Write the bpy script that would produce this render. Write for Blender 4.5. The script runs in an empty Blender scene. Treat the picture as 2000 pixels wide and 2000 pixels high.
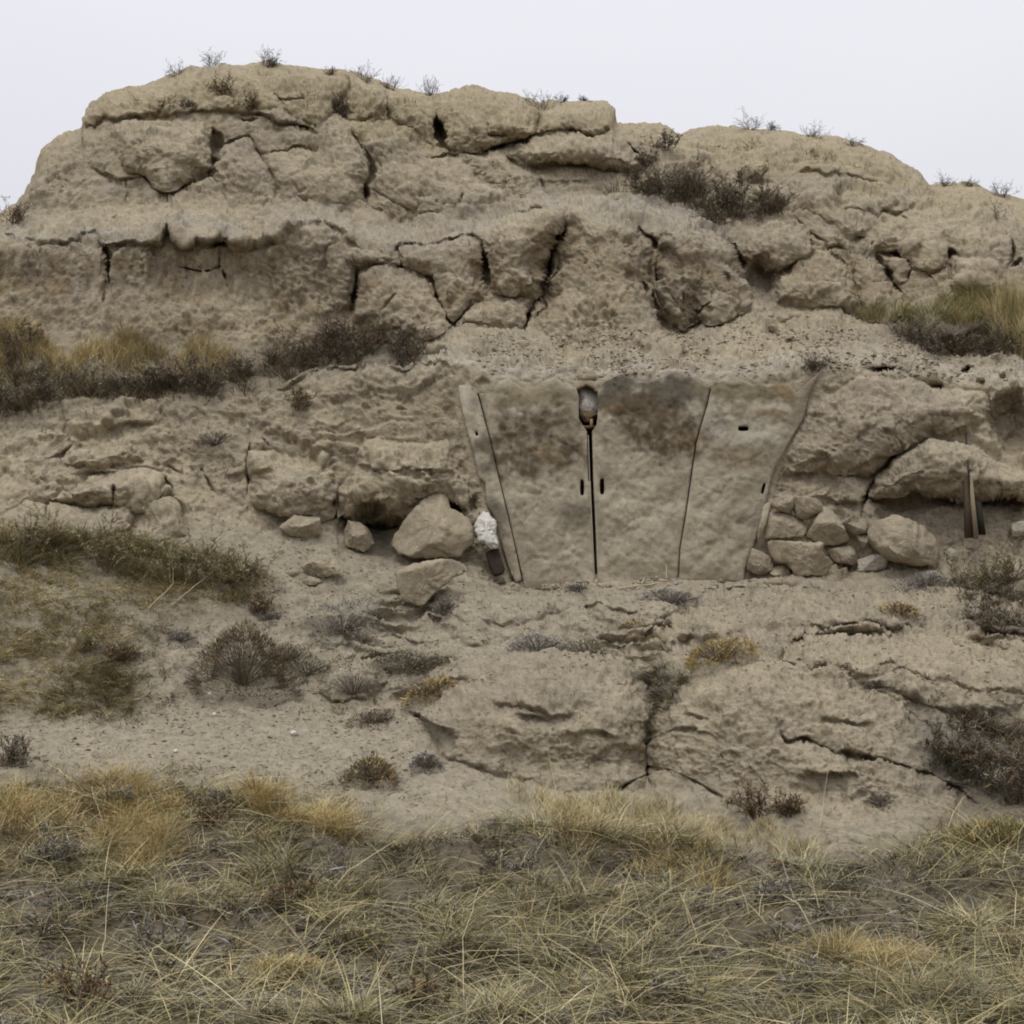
import bpy, math, random
import numpy as np
from mathutils.geometry import delaunay_2d_cdt
from mathutils import Vector

# ------------------------------------------------------------------ camera, sky, sun, exposure
S = bpy.context.scene
FPX = 2747.0; PITCH = math.radians(8.0); CZ = 1.6
cam_d = bpy.data.cameras.new('camera'); cam = bpy.data.objects.new('camera', cam_d)
S.collection.objects.link(cam); S.camera = cam
cam.location = (0, 0, CZ); cam.rotation_euler = (math.pi/2 + PITCH, 0, 0)
cam_d.sensor_width = 36; cam_d.lens = 36*FPX/2000; cam_d.clip_end = 2000; cam_d.clip_start = 0.05
W = bpy.data.worlds.new('World'); S.world = W; W.use_nodes = True
wn, wl = W.node_tree.nodes, W.node_tree.links
wn.clear()
wo = wn.new('ShaderNodeOutputWorld'); bg = wn.new('ShaderNodeBackground'); bg.inputs['Strength'].default_value = 0.1
sky = wn.new('ShaderNodeTexSky'); sky.sky_type = 'NISHITA'; sky.sun_disc = False
SUN_EL, SUN_ROT = 66, 200
sky.sun_elevation = math.radians(SUN_EL); sky.sun_rotation = math.radians(SUN_ROT)
tc = wn.new('ShaderNodeTexCoord'); mp = wn.new('ShaderNodeMapping'); mp.inputs['Scale'].default_value = (1, 1, 2.2)
cn = wn.new('ShaderNodeTexNoise'); cn.inputs['Scale'].default_value = 2.2; cn.inputs['Detail'].default_value = 5
cr = wn.new('ShaderNodeMix'); cr.data_type = 'RGBA'
cr.inputs['A'].default_value = (7.7, 7.75, 8.25, 1); cr.inputs['B'].default_value = (8.75, 8.75, 9.15, 1)
mx = wn.new('ShaderNodeMix'); mx.data_type = 'RGBA'; mx.inputs['Factor'].default_value = 0.93
wl.new(tc.outputs['Generated'], mp.inputs['Vector']); wl.new(mp.outputs[0], cn.inputs['Vector'])
wl.new(cn.outputs['Fac'], cr.inputs['Factor']); wl.new(sky.outputs[0], mx.inputs['A']); wl.new(cr.outputs['Result'], mx.inputs['B'])
sx = wn.new('ShaderNodeSeparateXYZ'); wl.new(tc.outputs['Generated'], sx.inputs[0])
mr = wn.new('ShaderNodeMapRange'); mr.inputs['From Min'].default_value = 0; mr.inputs['From Max'].default_value = 1
mr.inputs['To Min'].default_value = .74; mr.inputs['To Max'].default_value = 1.5; wl.new(sx.outputs['Z'], mr.inputs['Value'])
sv = wn.new('ShaderNodeVectorMath'); sv.operation = 'SCALE'; wl.new(mx.outputs['Result'], sv.inputs[0]); wl.new(mr.outputs[0], sv.inputs['Scale'])
wl.new(sv.outputs[0], bg.inputs['Color']); wl.new(bg.outputs[0], wo.inputs['Surface'])
sd = bpy.data.lights.new('sun', 'SUN'); sun = bpy.data.objects.new('sun', sd); S.collection.objects.link(sun)
sd.energy = 1.4; sd.angle = math.radians(26); sd.color = (1, .97, .92)
_a = math.radians(SUN_ROT); _e = math.radians(SUN_EL)
sdir = Vector((math.sin(_a)*math.cos(_e), math.cos(_a)*math.cos(_e), math.sin(_e)))
sun.rotation_euler = sdir.to_track_quat('Z', 'Y').to_euler()
S.view_settings.view_transform = 'Standard'; S.view_settings.look = 'None'
S.view_settings.exposure = 0.0; S.view_settings.gamma = 1
try: S.view_settings.use_curve_mapping = False
except Exception: pass
S.render.engine = 'CYCLES'; S.cycles.filter_width = 1.9

RNG = np.random.default_rng(7)
random.seed(5)
f4 = np.float32

# ------------------------------------------------------------------ noise
_pr = np.random.default_rng(11)
PERM = np.concatenate([_pr.permutation(256)]*3).astype(np.int32)
G3 = _pr.normal(size=(256, 3)).astype(f4); G3 /= np.linalg.norm(G3, axis=1)[:, None]
def pn(P, seed=0):
    P = np.asarray(P, f4) + f4(seed*17.37)
    I = np.floor(P).astype(np.int32); F = P - I; I &= 255
    U = F*F*F*(F*(F*6-15)+10); out = 0
    for dx in (0, 1):
        wx = U[:, 0] if dx else 1-U[:, 0]
        hx = PERM[(I[:, 0]+dx) & 255]
        for dy in (0, 1):
            wy = wx*(U[:, 1] if dy else 1-U[:, 1])
            hy = PERM[hx + ((I[:, 1]+dy) & 255)]
            for dz in (0, 1):
                g = G3[PERM[hy + ((I[:, 2]+dz) & 255)]]
                out = out + wy*(U[:, 2] if dz else 1-U[:, 2])*(g[:, 0]*(F[:, 0]-dx)+g[:, 1]*(F[:, 1]-dy)+g[:, 2]*(F[:, 2]-dz))
    return out*1.6
def fbm(P, sc, octv=3, seed=0, gain=.5):
    a = 1.0; o = 0; k = sc
    for i in range(octv):
        o = o + a*pn(P*f4(k), seed+i); a *= gain; k *= 2.03
    return o
def ridge(P, sc, octv=3, seed=0):
    a = 1.0; o = 0; k = sc
    for i in range(octv):
        o = o + a*(1-2*np.abs(pn(P*f4(k), seed+i))); a *= .5; k *= 2.03
    return o
def worley(P, sc, seed=0):
    Q = P*f4(sc); I = np.floor(Q).astype(np.int32)
    f1 = np.full(len(Q), 9, f4); f2 = f1.copy(); idc = np.zeros(len(Q), np.int32); global OFF; OFF = np.zeros_like(Q)
    for dx in (-1, 0, 1):
        for dy in (-1, 0, 1):
            for dz in (-1, 0, 1):
                C = I + np.array([dx, dy, dz], np.int32)
                h = PERM[PERM[PERM[(C[:, 0]+seed) & 255]+(C[:, 1] & 255)]+(C[:, 2] & 255)]
                pt = C + G3[h]*.45+.5
                d = np.sqrt(((Q-pt)**2).sum(1))
                m = d < f1
                f2 = np.where(m, f1, np.minimum(f2, d)); idc = np.where(m, h, idc); OFF = np.where(m[:, None], Q-pt, OFF); f1 = np.where(m, d, f1)
    return f1, f2, idc
def sstep(a, b, x):
    t = np.clip((x-a)/(b-a), 0, 1); return t*t*(3-2*t)

# ------------------------------------------------------------------ viewing geometry used for laying out the hill at its true distance
cp, sp = math.cos(PITCH), math.sin(PITCH)
def at(x, y, Y):
    cx = (np.asarray(x, float)-1000)/FPX; cy = (1000-np.asarray(y, float))/FPX
    fy = cp-cy*sp; fz = sp+cy*cp
    return np.stack([cx/fy*Y, np.broadcast_to(Y, (cx/fy*Y).shape), CZ+fz/fy*Y], -1)
def crop(ox, oy, s):
    return lambda *pts: [(ox+s*x, oy+s*y) for x, y in pts]
A = crop(0, 50, .36232); B = crop(650, 50, .36232); C = crop(1300, 150, .36232)
D_ = crop(850, 650, .41408); E_ = crop(880, 720, .16563); G = crop(0, 600, .46584)
F_ = crop(1400, 700, .31056); H = crop(1100, 1100, .46584); J = crop(300, 1100, .41408)
K = crop(0, 0, 1.0352)
def line(pts): p = sorted(pts); return np.array([a for a, b in p], float), np.array([b for a, b in p], float)

SIL = line([(-2600, 900), (-900, 700), (-300, 520), (-100, 450)] + K((0,405),(35,380),(60,345),(75,310),(85,290),(120,255),(153,240),(159,205),(200,175),(300,150),(345,138),(400,128),(455,125),(500,118),(560,122),(640,135),(700,150),(750,165),(800,180),(830,178),(870,168),(900,163),(940,172),(980,185),(1020,200),(1060,195),(1110,192),(1140,195),(1155,205),(1160,235),(1220,235),(1250,243),(1285,258),(1320,245),(1400,240),(1500,245),(1560,255),(1620,268),(1680,290),(1730,320),(1755,345),(1800,345),(1840,345),(1880,365),(1932,380)) + [(2150, 420), (2400, 500), (3200, 700), (4600, 900)])
CU = line([(-300, 600), (0, 440), (80, 330), (160, 250), (270, 225), (350, 220), (450, 215), (540, 222), (600, 245), (680, 262), (760, 280), (850, 300), (900, 300), (960, 290), (1040, 268), (1100, 262), (1190, 258), (1230, 262), (1300, 295), (1400, 320), (1550, 345), (1700, 365), (1800, 400), (2000, 440)])
UF = line([(0, 430), (70, 445), (180, 420), (310, 395), (330, 385), (450, 400), (540, 400), (700, 430), (800, 445), (900, 430), (980, 420), (1050, 400), (1150, 390), (1250, 400), (1350, 410), (1450, 430), (1550, 425), (1700, 430), (2000, 460)])
ML = line([(0, 480), (40, 470), (100, 474), (160, 460), (200, 475), (290, 480), (320, 450), (385, 470), (440, 465), (500, 488), (560, 455), (640, 440), (700, 470), (770, 480), (830, 485), (870, 466), (920, 460), (960, 450), (1010, 425), (1060, 408), (1110, 402), (1200, 415), (1260, 430), (1350, 440), (1430, 480), (1500, 475), (1600, 470), (1750, 480), (2000, 505)])
MF = line([(0, 650), (300, 680), (520, 690), (850, 690), (900, 655), (1020, 650), (1150, 650), (1300, 645), (1380, 640), (1480, 615), (1600, 610), (1750, 610), (1850, 592), (2000, 590)])
LL = line([(-200, 860), (0, 847), (88, 800), (163, 790), (400, 785), (535, 763), (652, 726), (792, 716), (900, 716), (1000, 735), (1280, 732), (1560, 725), (1640, 712), (1800, 722), (1900, 740), (2000, 750)])
FT = line([(0, 1010), (163, 1019), (250, 1040), (419, 1010), (536, 1028), (690, 1040), (900, 1080), (1010, 1138), (1165, 1136), (1380, 1120), (1500, 1125), (1700, 1120), (1850, 1110), (2000, 1080)])
# distance from the viewer along each of those lines
Yl = [line([(-2600, 24), (-300, 22.5), (0, 21.9), (300, 21.9), (1000, 22.2), (1400, 23.2), (2000, 23.4), (4000, 25)]),
      line([(0, 21.05), (300, 21.0), (1000, 21.15), (1250, 21.5), (1400, 21.7), (1500, 21.1), (2000, 21.0)]),
      line([(0, 20.4), (500, 20.3), (1000, 20.5), (1300, 20.9), (1420, 20.8), (1500, 20.5), (2000, 20.4)]),
      line([(0, 19.0), (500, 18.9), (800, 19.15), (1000, 19.15), (1350, 19.25), (1480, 20.2), (2000, 20.15)]),
      line([(0, 19.1), (700, 19.15), (1000, 19.2), (1350, 19.3), (1480, 20.05), (2000, 20.0)]),
      line([(0, 18.65), (400, 18.7), (600, 18.8), (1000, 18.6), (1400, 18.85), (1520, 19.6), (1750, 19.7), (2000, 19.5)]),
      line([(0, 17.0), (400, 17.3), (700, 17.3), (950, 17.35), (1400, 17.4), (1700, 17.35), (2000, 17.4)]),
      line([(0, 16.1), (400, 16.6), (700, 17.0), (1000, 17.05), (1400, 17.0), (2000, 16.7)])]
NEAR = [  # the slope in front: rows of (line, distance line)
    (line([(0, 1200), (500, 1240), (1000, 1250), (1500, 1240), (2000, 1200)]), line([(0, 14.6), (500, 15.3), (1000, 15.2), (1500, 15.0), (2000, 14.9)])),
    (line([(0, 1400), (600, 1400), (820, 1405), (900, 1365), (1000, 1345), (1120, 1340), (1220, 1365), (1265, 1415), (1320, 1350), (1450, 1310), (1580, 1300), (1700, 1325), (1800, 1370), (1880, 1420), (2000, 1400)]), line([(0, 13.6), (600, 13.9), (850, 13.25), (1500, 12.95), (2000, 12.8)])),
    (line([(0, 1470), (600, 1470), (850, 1455), (1000, 1490), (1250, 1500), (1500, 1540), (1700, 1580), (2000, 1540)]), line([(0, 12.7), (600, 12.9), (850, 12.95), (1000, 12.95), (1300, 12.9), (1500, 12.55), (2000, 12.0)])),
    (line([(0, 1530), (500, 1540), (850, 1500), (1000, 1530), (1250, 1550), (1400, 1605), (1700, 1655), (1850, 1630), (2000, 1600)]), line([(0, 11.9), (500, 12.2), (850, 12.7), (1250, 12.5), (1500, 11.9), (1700, 11.3), (2000, 11.3)])),
    (line([(0, 1800), (2000, 1800)]), line([(0, 9.1), (2000, 9.2)])),
    (line([(0, 2000), (2000, 2000)]), line([(0, 7.2), (2000, 7.3)])),
    (line([(0, 2700), (2000, 2700)]), line([(0, 3.8), (2000, 3.8)]))]

xs = np.concatenate([-60-np.geomspace(4, 2500, 34)[::-1], np.arange(-60, 2061, 2.4), 2060+np.geomspace(4, 2500, 34)])
NX = len(xs)
tt = np.linspace(0, 1, 790)
NR_IN = len(tt)
sil_y = np.interp(xs, *SIL)
_k = np.exp(-.5*((np.arange(-250, 251))/62.)**2); _k /= _k.sum(); _xu = np.arange(-1000, 3001, 1.0)
SM = (_xu[250:-250], np.convolve(np.interp(_xu, *SIL), _k, 'valid'))
ssm = np.interp(xs, *SM); ssm = np.where((xs < SM[0][0]) | (xs > SM[0][-1]), sil_y, ssm); KE = 26.
YG = ssm[None, :] + (2070-ssm)[None, :]*tt[:, None] + (sil_y-ssm)[None, :]*np.exp(-KE*tt[:, None])
ext = np.linspace(2085, 2700, 24)[:, None]*np.ones((1, NX))
YG = np.vstack([YG, ext]); NR = YG.shape[0]
XG = np.broadcast_to(xs[None, :], YG.shape).copy()

# base distance field
ylines = [np.interp(xs, *l) for l in (SIL, CU, UF, ML, ML, MF, LL, FT)] + [np.interp(xs, *a) for a, b in NEAR]
Ylines = [np.interp(xs, *l) for l in Yl] + [np.interp(xs, *b) for a, b in NEAR]
ylines[4] = ylines[3]+(ylines[5]-ylines[3])*(.42+.10*np.sin(xs/83.))
for i in range(1, len(ylines)): ylines[i] = np.maximum(ylines[i], ylines[i-1]+(10 if i < 8 else 30))
ylines = np.array(ylines); Ylines = np.array(Ylines)
D = np.empty_like(YG)
for j in range(NX): D[:, j] = np.interp(YG[:, j], ylines[:, j], Ylines[:, j])
def blur(a, n):
    for ax in (0, 1):
        for _ in range(2):
            p = np.pad(a, [(n, n) if k == ax else (0, 0) for k in range(2)], mode='edge')
            c = np.cumsum(p, axis=ax); z = np.zeros_like(np.take(c, [0], ax)); c = np.concatenate([z, c], ax)
            L = a.shape[ax]
            a = (np.take(c, range(2*n+1, 2*n+1+L), ax)-np.take(c, range(0, L), ax))/(2*n+1)
    return a
Db = blur(D, 5)
# warped layout coordinates make every traced edge uneven
q = np.stack([XG.ravel()/1000, YG.ravel()/1000, XG.ravel()*0], -1).astype(f4)
wx_ = (pn(q*14, 3)*9+pn(q*45, 4)*4+pn(q*110, 6)*2).reshape(YG.shape); wy_ = (pn(q*14, 13)*9+pn(q*45, 14)*4+pn(q*110, 16)*2).reshape(YG.shape)
XW = XG+wx_; YW = YG+wy_

def poly_dist(poly, x, y):
    best = np.full(x.shape, 1e9); tb = np.zeros(x.shape); n = len(poly)-1; L = 0
    lens = [math.hypot(poly[i+1][0]-poly[i][0], poly[i+1][1]-poly[i][1]) for i in range(n)]; tot = sum(lens)+1e-9
    for i in range(n):
        ax, ay = poly[i]; bx, by = poly[i+1]; vx, vy = bx-ax, by-ay; ll = vx*vx+vy*vy+1e-9
        t = np.clip(((x-ax)*vx+(y-ay)*vy)/ll, 0, 1)
        d = np.hypot(x-ax-t*vx, y-ay-t*vy); m = d < best
        best = np.where(m, d, best); tb = np.where(m, (L+t*lens[i])/tot, tb); L += lens[i]
    return best, tb
def inside(poly, x, y):
    r = np.zeros(x.shape, bool); n = len(poly)
    for i in range(n):
        ax, ay = poly[i]; bx, by = poly[(i+1) % n]
        c = ((ay > y) != (by > y)) & (x < (bx-ax)*(y-ay)/((by-ay) if by != ay else 1e-9)+ax); r ^= c
    return r
def window(poly, pad):
    px = [p[0] for p in poly]; py = [p[1] for p in poly]
    return (XG > min(px)-pad) & (XG < max(px)+pad) & (YG > min(py)-pad) & (YG < max(py)+pad)
CRK = np.zeros_like(Db)
def crack(poly, w=3.2, dep=.16, taper=.75):
    w = max(w*1.18, 2.8); dep *= .85
    m = window(poly, w*4+20); d, t = poly_dist(poly, XG[m]+wx_[m]*.45, YG[m]+wy_[m]*.45)
    nv = pn(np.stack([XG[m]/28, YG[m]/28, XG[m]*0], -1), 19)
    ww = w*(1-taper*np.abs(2*t-1)**2)*np.clip(.85+.9*nv, .28, 1.4)
    pr = np.clip(1.15-d/ww, 0, 1)**.8
    Db[m] += dep*pr*(ww/w); Db[m] += dep*.22*np.exp(-d/(w*3))
    CRK[m] = np.maximum(CRK[m], pr)
def lip(poly, out=.08, up=22, inn=.2, down=45, sharp=4.0):
    inn *= .85
    p = sorted(poly); px = np.array([a for a, b in p]); py = np.array([b for a, b in p])
    m = (XG > px[0]-30) & (XG < px[-1]+30) & (YG > py.min()-up*4-20) & (YG < py.max()+down*4+20)
    x = XG[m]+wx_[m]; y = YG[m]+wy_[m]; s = y-np.interp(x, px, py)
    e = sstep(px[0]-12, px[0]+22, x)*(1-sstep(px[-1]-22, px[-1]+12, x))
    k = sstep(-sharp, sharp, s)
    Db[m] += e*(-(1-k)*out*np.exp(np.minimum(s, 0)/up)+k*inn*np.exp(-np.maximum(s, 0)/down))
def pillow(poly, amp=.3, soft=22, crease=.045):
    amp *= 1.25; soft *= 1.2
    m = window(poly, 40); x = XW[m]; y = YW[m]
    d, _ = poly_dist(poly+[poly[0]], x, y); i = inside(poly, x, y)
    Db[m] += np.where(i, -amp*(1-np.exp(-d/soft)), 0)+crease*np.exp(-d/5.)
def dent(cx, cy, rx, ry, dep):
    m = (abs(XG-cx) < rx*1.6) & (abs(YG-cy) < ry*1.6)
    r = np.hypot((XW[m]-cx)/rx, (YW[m]-cy)/ry); Db[m] += dep*(1-sstep(.45, 1.15, r))

# --- blocks of the cliff
for p, a, s in [
    (A((590,640),(620,520),(860,490),(1100,500),(1160,560),(1170,680),(1140,800),(1040,850),(920,910),(850,905),(780,810),(700,800),(640,720)), .42, 34),
    (A((450,480),(520,390),(700,320),(860,270),(1000,250),(1100,300),(1050,440),(860,465),(740,475),(560,520),(450,550)), .26, 22),
    (A((1180,640),(1345,605),(1400,700),(1490,890),(1480,960),(1250,965),(1140,830),(1165,760)), .12, 22),
    (A((1420,700),(1690,675),(1800,640),(1932,620),(2000,700),(2010,960),(1520,960)), .18, 36),
    (A((1100,300),(1250,250),(1380,210),(1480,370),(1520,450),(1330,460),(1120,450)), .18, 22),
    (A((1500,370),(1560,230),(1830,260),(1880,360),(1820,440),(1720,560),(1530,470)), .22, 22),
    (B((540,400),(640,370),(790,335),(880,350),(940,385),(1060,400),(1125,460),(1100,540),(1085,600),(980,630),(860,660),(720,690),(620,660),(590,590),(570,510)), .5, 30),
    (B((840,490),(1100,475),(1085,590),(840,590)), .12, 14),
    (B((1130,455),(1200,425),(1350,415),(1490,420),(1515,470),(1500,545),(1380,570),(1180,585),(1105,595)), .5, 22),
    (B((930,690),(1000,640),(1180,605),(1400,585),(1560,590),(1640,690),(1660,780),(1450,765),(1220,745),(1060,750)), .38, 24),
    (B((280,370),(400,370),(520,400),(570,520),(540,640),(330,530),(290,480)), .34, 22),
    (B((90,300),(250,300),(280,420),(300,520),(90,500)), .28, 20),
    (B((-20,560),(160,650),(175,820),(170,1000),(-20,1000)), .14, 24),
    (B((205,740),(480,700),(640,720),(860,850),(960,950),(980,1020),(700,1060),(200,1000),(215,860)), .22, 34),
    (B((800,1190),(840,1110),(900,1060),(1130,990),(1260,975),(1240,1060),(1170,1270),(1130,1430),(1000,1450),(850,1440),(830,1330)), .42, 30),
    (B((1275,1050),(1290,990),(1450,1010),(1650,1060),(1740,1170),(1760,1300),(1740,1500),(1850,1650),(1700,1760),(1300,1760),(1100,1640),(1200,1400),(1225,1290)), .42, 36),
    (B((340,1180),(480,1200),(650,1150),(740,1130),(800,1190),(830,1370),(840,1440),(720,1550),(640,1620),(570,1490),(540,1410),(420,1330),(370,1310)), .3, 24),
    (B((130,1340),(250,1280),(420,1340),(540,1410),(600,1570),(640,1640),(560,1720),(80,1600)), .36, 30),
    (B((740,1490),(1100,1460),(1060,1560),(1030,1650),(660,1650)), .16, 20),
    (B((-30,1220),(120,1180),(290,1200),(330,1240),(130,1330),(90,1540),(-30,1560)), .2, 26),
    (C((0,760),(100,770),(260,840),(370,900),(420,1000),(440,1250),(300,1320),(260,1350),(190,1320),(160,1250),(90,1370),(20,1310),(-60,1200),(-80,960)), .55, 34),
    (C((720,560),(930,570),(930,720),(1140,790),(1090,850),(990,860),(720,700)), .18, 18),
    (C((950,600),(1200,590),(1340,600),(1250,700),(1150,740),(950,720)), .16, 18),
    (C((440,830),(560,770),(760,850),(770,960),(600,1060),(440,980)), .3, 22),
    (C((600,1070),(870,930),(980,1010),(1040,1150),(1000,1280),(850,1270),(740,1230),(580,1200)), .36, 24),
    (C((1000,1000),(1140,950),(1190,1050),(1270,1190),(1250,1310),(1060,1290)), .28, 20),
    (C((1165,965),(1250,955),(1305,995),(1300,1130),(1250,1130)), .16, 12),
    (C((1320,760),(1450,800),(1530,900),(1520,1040),(1400,1080),(1330,1000),(1250,930)), .16, 22),
    (C((1560,1040),(1590,980),(1690,955),(1800,990),(1860,1060),(1850,1180),(1700,1200),(1570,1150)), .42, 26),
    (C((460,300),(700,290),(1000,330),(1300,460),(1350,540),(1150,560),(930,545),(700,510),(560,470)), .26, 26),
    (C((1440,600),(1640,580),(1750,650),(1720,740),(1500,760)), .2, 22),
    (G((1400,780),(1500,640),(1530,560),(1700,560),(1932,560),(1950,700),(1960,850),(1860,800),(1740,870),(1600,930),(1480,880)), .45, 36),
    (G((1050,620),(1170,610),(1370,620),(1420,760),(1400,860),(1200,880),(1060,830)), .28, 26),
    (G((350,690),(520,670),(690,700),(740,800),(600,850),(200,830),(300,750)), .28, 18),
    (G((0,900),(100,830),(560,850),(560,930),(300,1010),(0,1020)), .2, 22),
    (G((540,940),(620,840),(760,840),(780,960),(560,1000)), .2, 22),
    (G((250,640),(400,560),(560,520),(600,640),(360,680)), .2, 20),
    (F_((640,250),(900,120),(1400,150),(1700,200),(1720,400),(1560,480),(1350,480),(1150,590),(990,730),(700,720),(400,690),(490,580),(580,450)), .3, 34),
    (F_((1150,600),(1350,490),(1420,515),(1560,530),(1700,600),(1850,660),(1960,690),(2100,740),(2100,900),(1560,860),(1000,850),(980,740)), .42, 28),
    ([(820,1400),(900,1345),(1040,1320),(1180,1330),(1245,1370),(1258,1440),(1262,1545),(1100,1545),(960,1515),(860,1470)], .34, 60),
    ([(1272,1420),(1300,1350),(1400,1310),(1560,1310),(1700,1350),(1820,1430),(1880,1520),(1870,1610),(1760,1650),(1560,1640),(1380,1600),(1275,1560)], .42, 75),
    (H((420,350),(560,170),(900,140),(1350,230),(1350,300),(1000,310),(900,400),(560,330)), .22, 30),
    (H((950,330),(1500,300),(1932,370),(1932,560),(1500,500),(1000,440)), .22, 34),
    ([(1080,1185),(1180,1152),(1290,1160),(1330,1195),(1250,1262),(1100,1262)], .45, 40),
    ([(1290,1225),(1400,1160),(1560,1150),(1720,1170),(1790,1230),(1640,1288),(1400,1296)], .6, 55),
    ([(850,1215),(930,1165),(1040,1150),(1080,1185),(1060,1240),(920,1270)], .4, 40),
    ([(1560,1290),(1700,1262),(1900,1270),(2040,1330),(1980,1400),(1850,1400),(1680,1330)], .5, 45),
    ([(840,1345),(900,1280),(1100,1262),(1240,1290),(1230,1345),(1000,1335)], .4, 40),
    (J((1320,150),(1400,120),(1900,150),(1932,230),(1700,300),(1300,260)), .12, 20),
    (J((780,600),(850,420),(900,390),(1040,450),(1130,540),(1000,640),(860,660)), .28, 16),
    ]: pillow(p, a, s)
# --- overhanging edges
for p_, *a_ in [
    (A((450,560),(560,525),(740,480),(860,472),(960,472),(1040,458),(1120,458),(1400,475),(1500,520),(1620,545),(1740,595)), .1, 18, .16, 20),
    (A((300,672),(370,655),(430,630)), .06, 8, .12, 10),
    (A((100,1150),(200,1170),(280,1165),(360,1150),(440,1130),(520,1110),(560,1180),(700,1160),(790,1190),(860,1180),(900,1100),(1000,1190),(1060,1150),(1130,1140),(1200,1150),(1260,1190),(1330,1215),(1420,1190),(1500,1130),(1600,1080),(1750,1070),(1850,1110),(1932,1190)), .18, 24, .26, 60, 9),
    (A((1130,1135),(1180,1130),(1250,1185)), .05, 8, .3, 22),
    (A((0,1190),(60,1180),(100,1150)), .06, 14, .16, 40),
    (A((480,740),(640,840),(780,810)), .02, 10, .14, 22),
    (B((330,1190),(400,1157),(500,1200),(560,1190),(650,1152),(740,1132),(800,1182)), .08, 14, .2, 36),
    (B((520,700),(600,692),(700,690),(800,697),(860,662),(980,632),(1080,602),(1180,590)), .03, 12, .22, 9),
    (B((1180,588),(1280,577),(1380,572),(1450,570),(1510,545)), .04, 10, .22, 12),
    (B((1050,757),(1100,767),(1220,752),(1350,747),(1450,772),(1560,787),(1660,792)), .1, 12, .35, 22),
    (B((840,1440),(1000,1452),(1120,1445)), .02, 10, .1, 20),
    (C((700,515),(780,527),(860,547),(930,552),(1050,562),(1150,562)), .1, 14, .2, 16),
    (C((1000,1285),(1100,1310),(1220,1330),(1350,1340)), .05, 10, .2, 14),
    (C((20,1315),(90,1372),(160,1345),(200,1330),(280,1352),(300,1322),(440,1272)), .04, 10, .3, 12),
    (C((600,450),(800,460),(900,470),(1050,510)), .05, 12, .06, 12),
    (G((1390,800),(1440,860),(1500,885),(1620,925),(1760,870),(1860,800),(1950,850)), .1, 16, .9, 46),
    (G((1180,880),(1300,890),(1400,865)), .04, 10, .2, 18),
    (G((330,690),(440,680),(510,690)), .06, 8, .2, 9),
    (G((1150,350),(1300,300),(1400,275),(1550,262),(1700,255),(1932,255)), .1, 12, .12, 34),
    (G((1500,660),(1650,690),(1800,680),(1932,700)), .06, 16, .1, 22),
    (G((940,690),(1040,690),(1150,690)), .04, 10, .08, 16),
    (G((430,520),(560,490),(650,500)), .06, 9, .14, 12),
    (F_((370,720),(600,725),(800,737),(1000,730)), .06, 12, .18, 16),
    (F_((980,860),(1250,875),(1560,880),(1750,830),(1932,880)), .12, 22, .45, 60),
    (F_((600,860),(750,900),(900,910)), .04, 12, .16, 30),
    (F_((1300,480),(1400,505),(1560,530),(1700,600),(1850,662),(1990,700)), .0, 12, -.15, 90),
    (H((440,700),(560,690),(640,720)), .05, 14, .08, 30), (H((-200,640),(-60,650),(40,630)), .05, 14, .08, 30), (H((20,720),(120,700),(220,730)), .05, 14, .07, 30),
    (H((1000,880),(1100,885),(1220,880)), .06, 18, .12, 40),
    (H((940,745),(1020,742),(1110,765)), .0, 10, -.04, 14),
    (H((500,620),(600,640)), .05, 10, .1, 12), (H((700,180),(900,190),(1000,180)), .03, 10, .1, 12),
    (H((1290,440),(1450,450)), .03, 10, .1, 14), (H((1080,640),(1200,660),(1300,680)), .04, 10, .1, 12),
    (H((60,180),(200,185),(300,215)), .06, 12, .16, 16),
    (J((1200,700),(1260,720),(1330,770),(1420,800)), .08, 12, .22, 30),
    (J((1600,640),(1750,680),(1900,720)), .04, 10, .1, 16),
    (J((880,440),(1040,455),(1130,545)), .03, 8, .2, 10),
    (J((1080,330),(1250,350),(1350,370)), .03, 8, .09, 10), (J((1250,240),(1400,250),(1500,260)), .03, 8, .09, 10),
    (D_((630,190),(700,200),(745,210)), .05, 8, .15, 8),
    ]: lip(p_, *a_)
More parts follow.
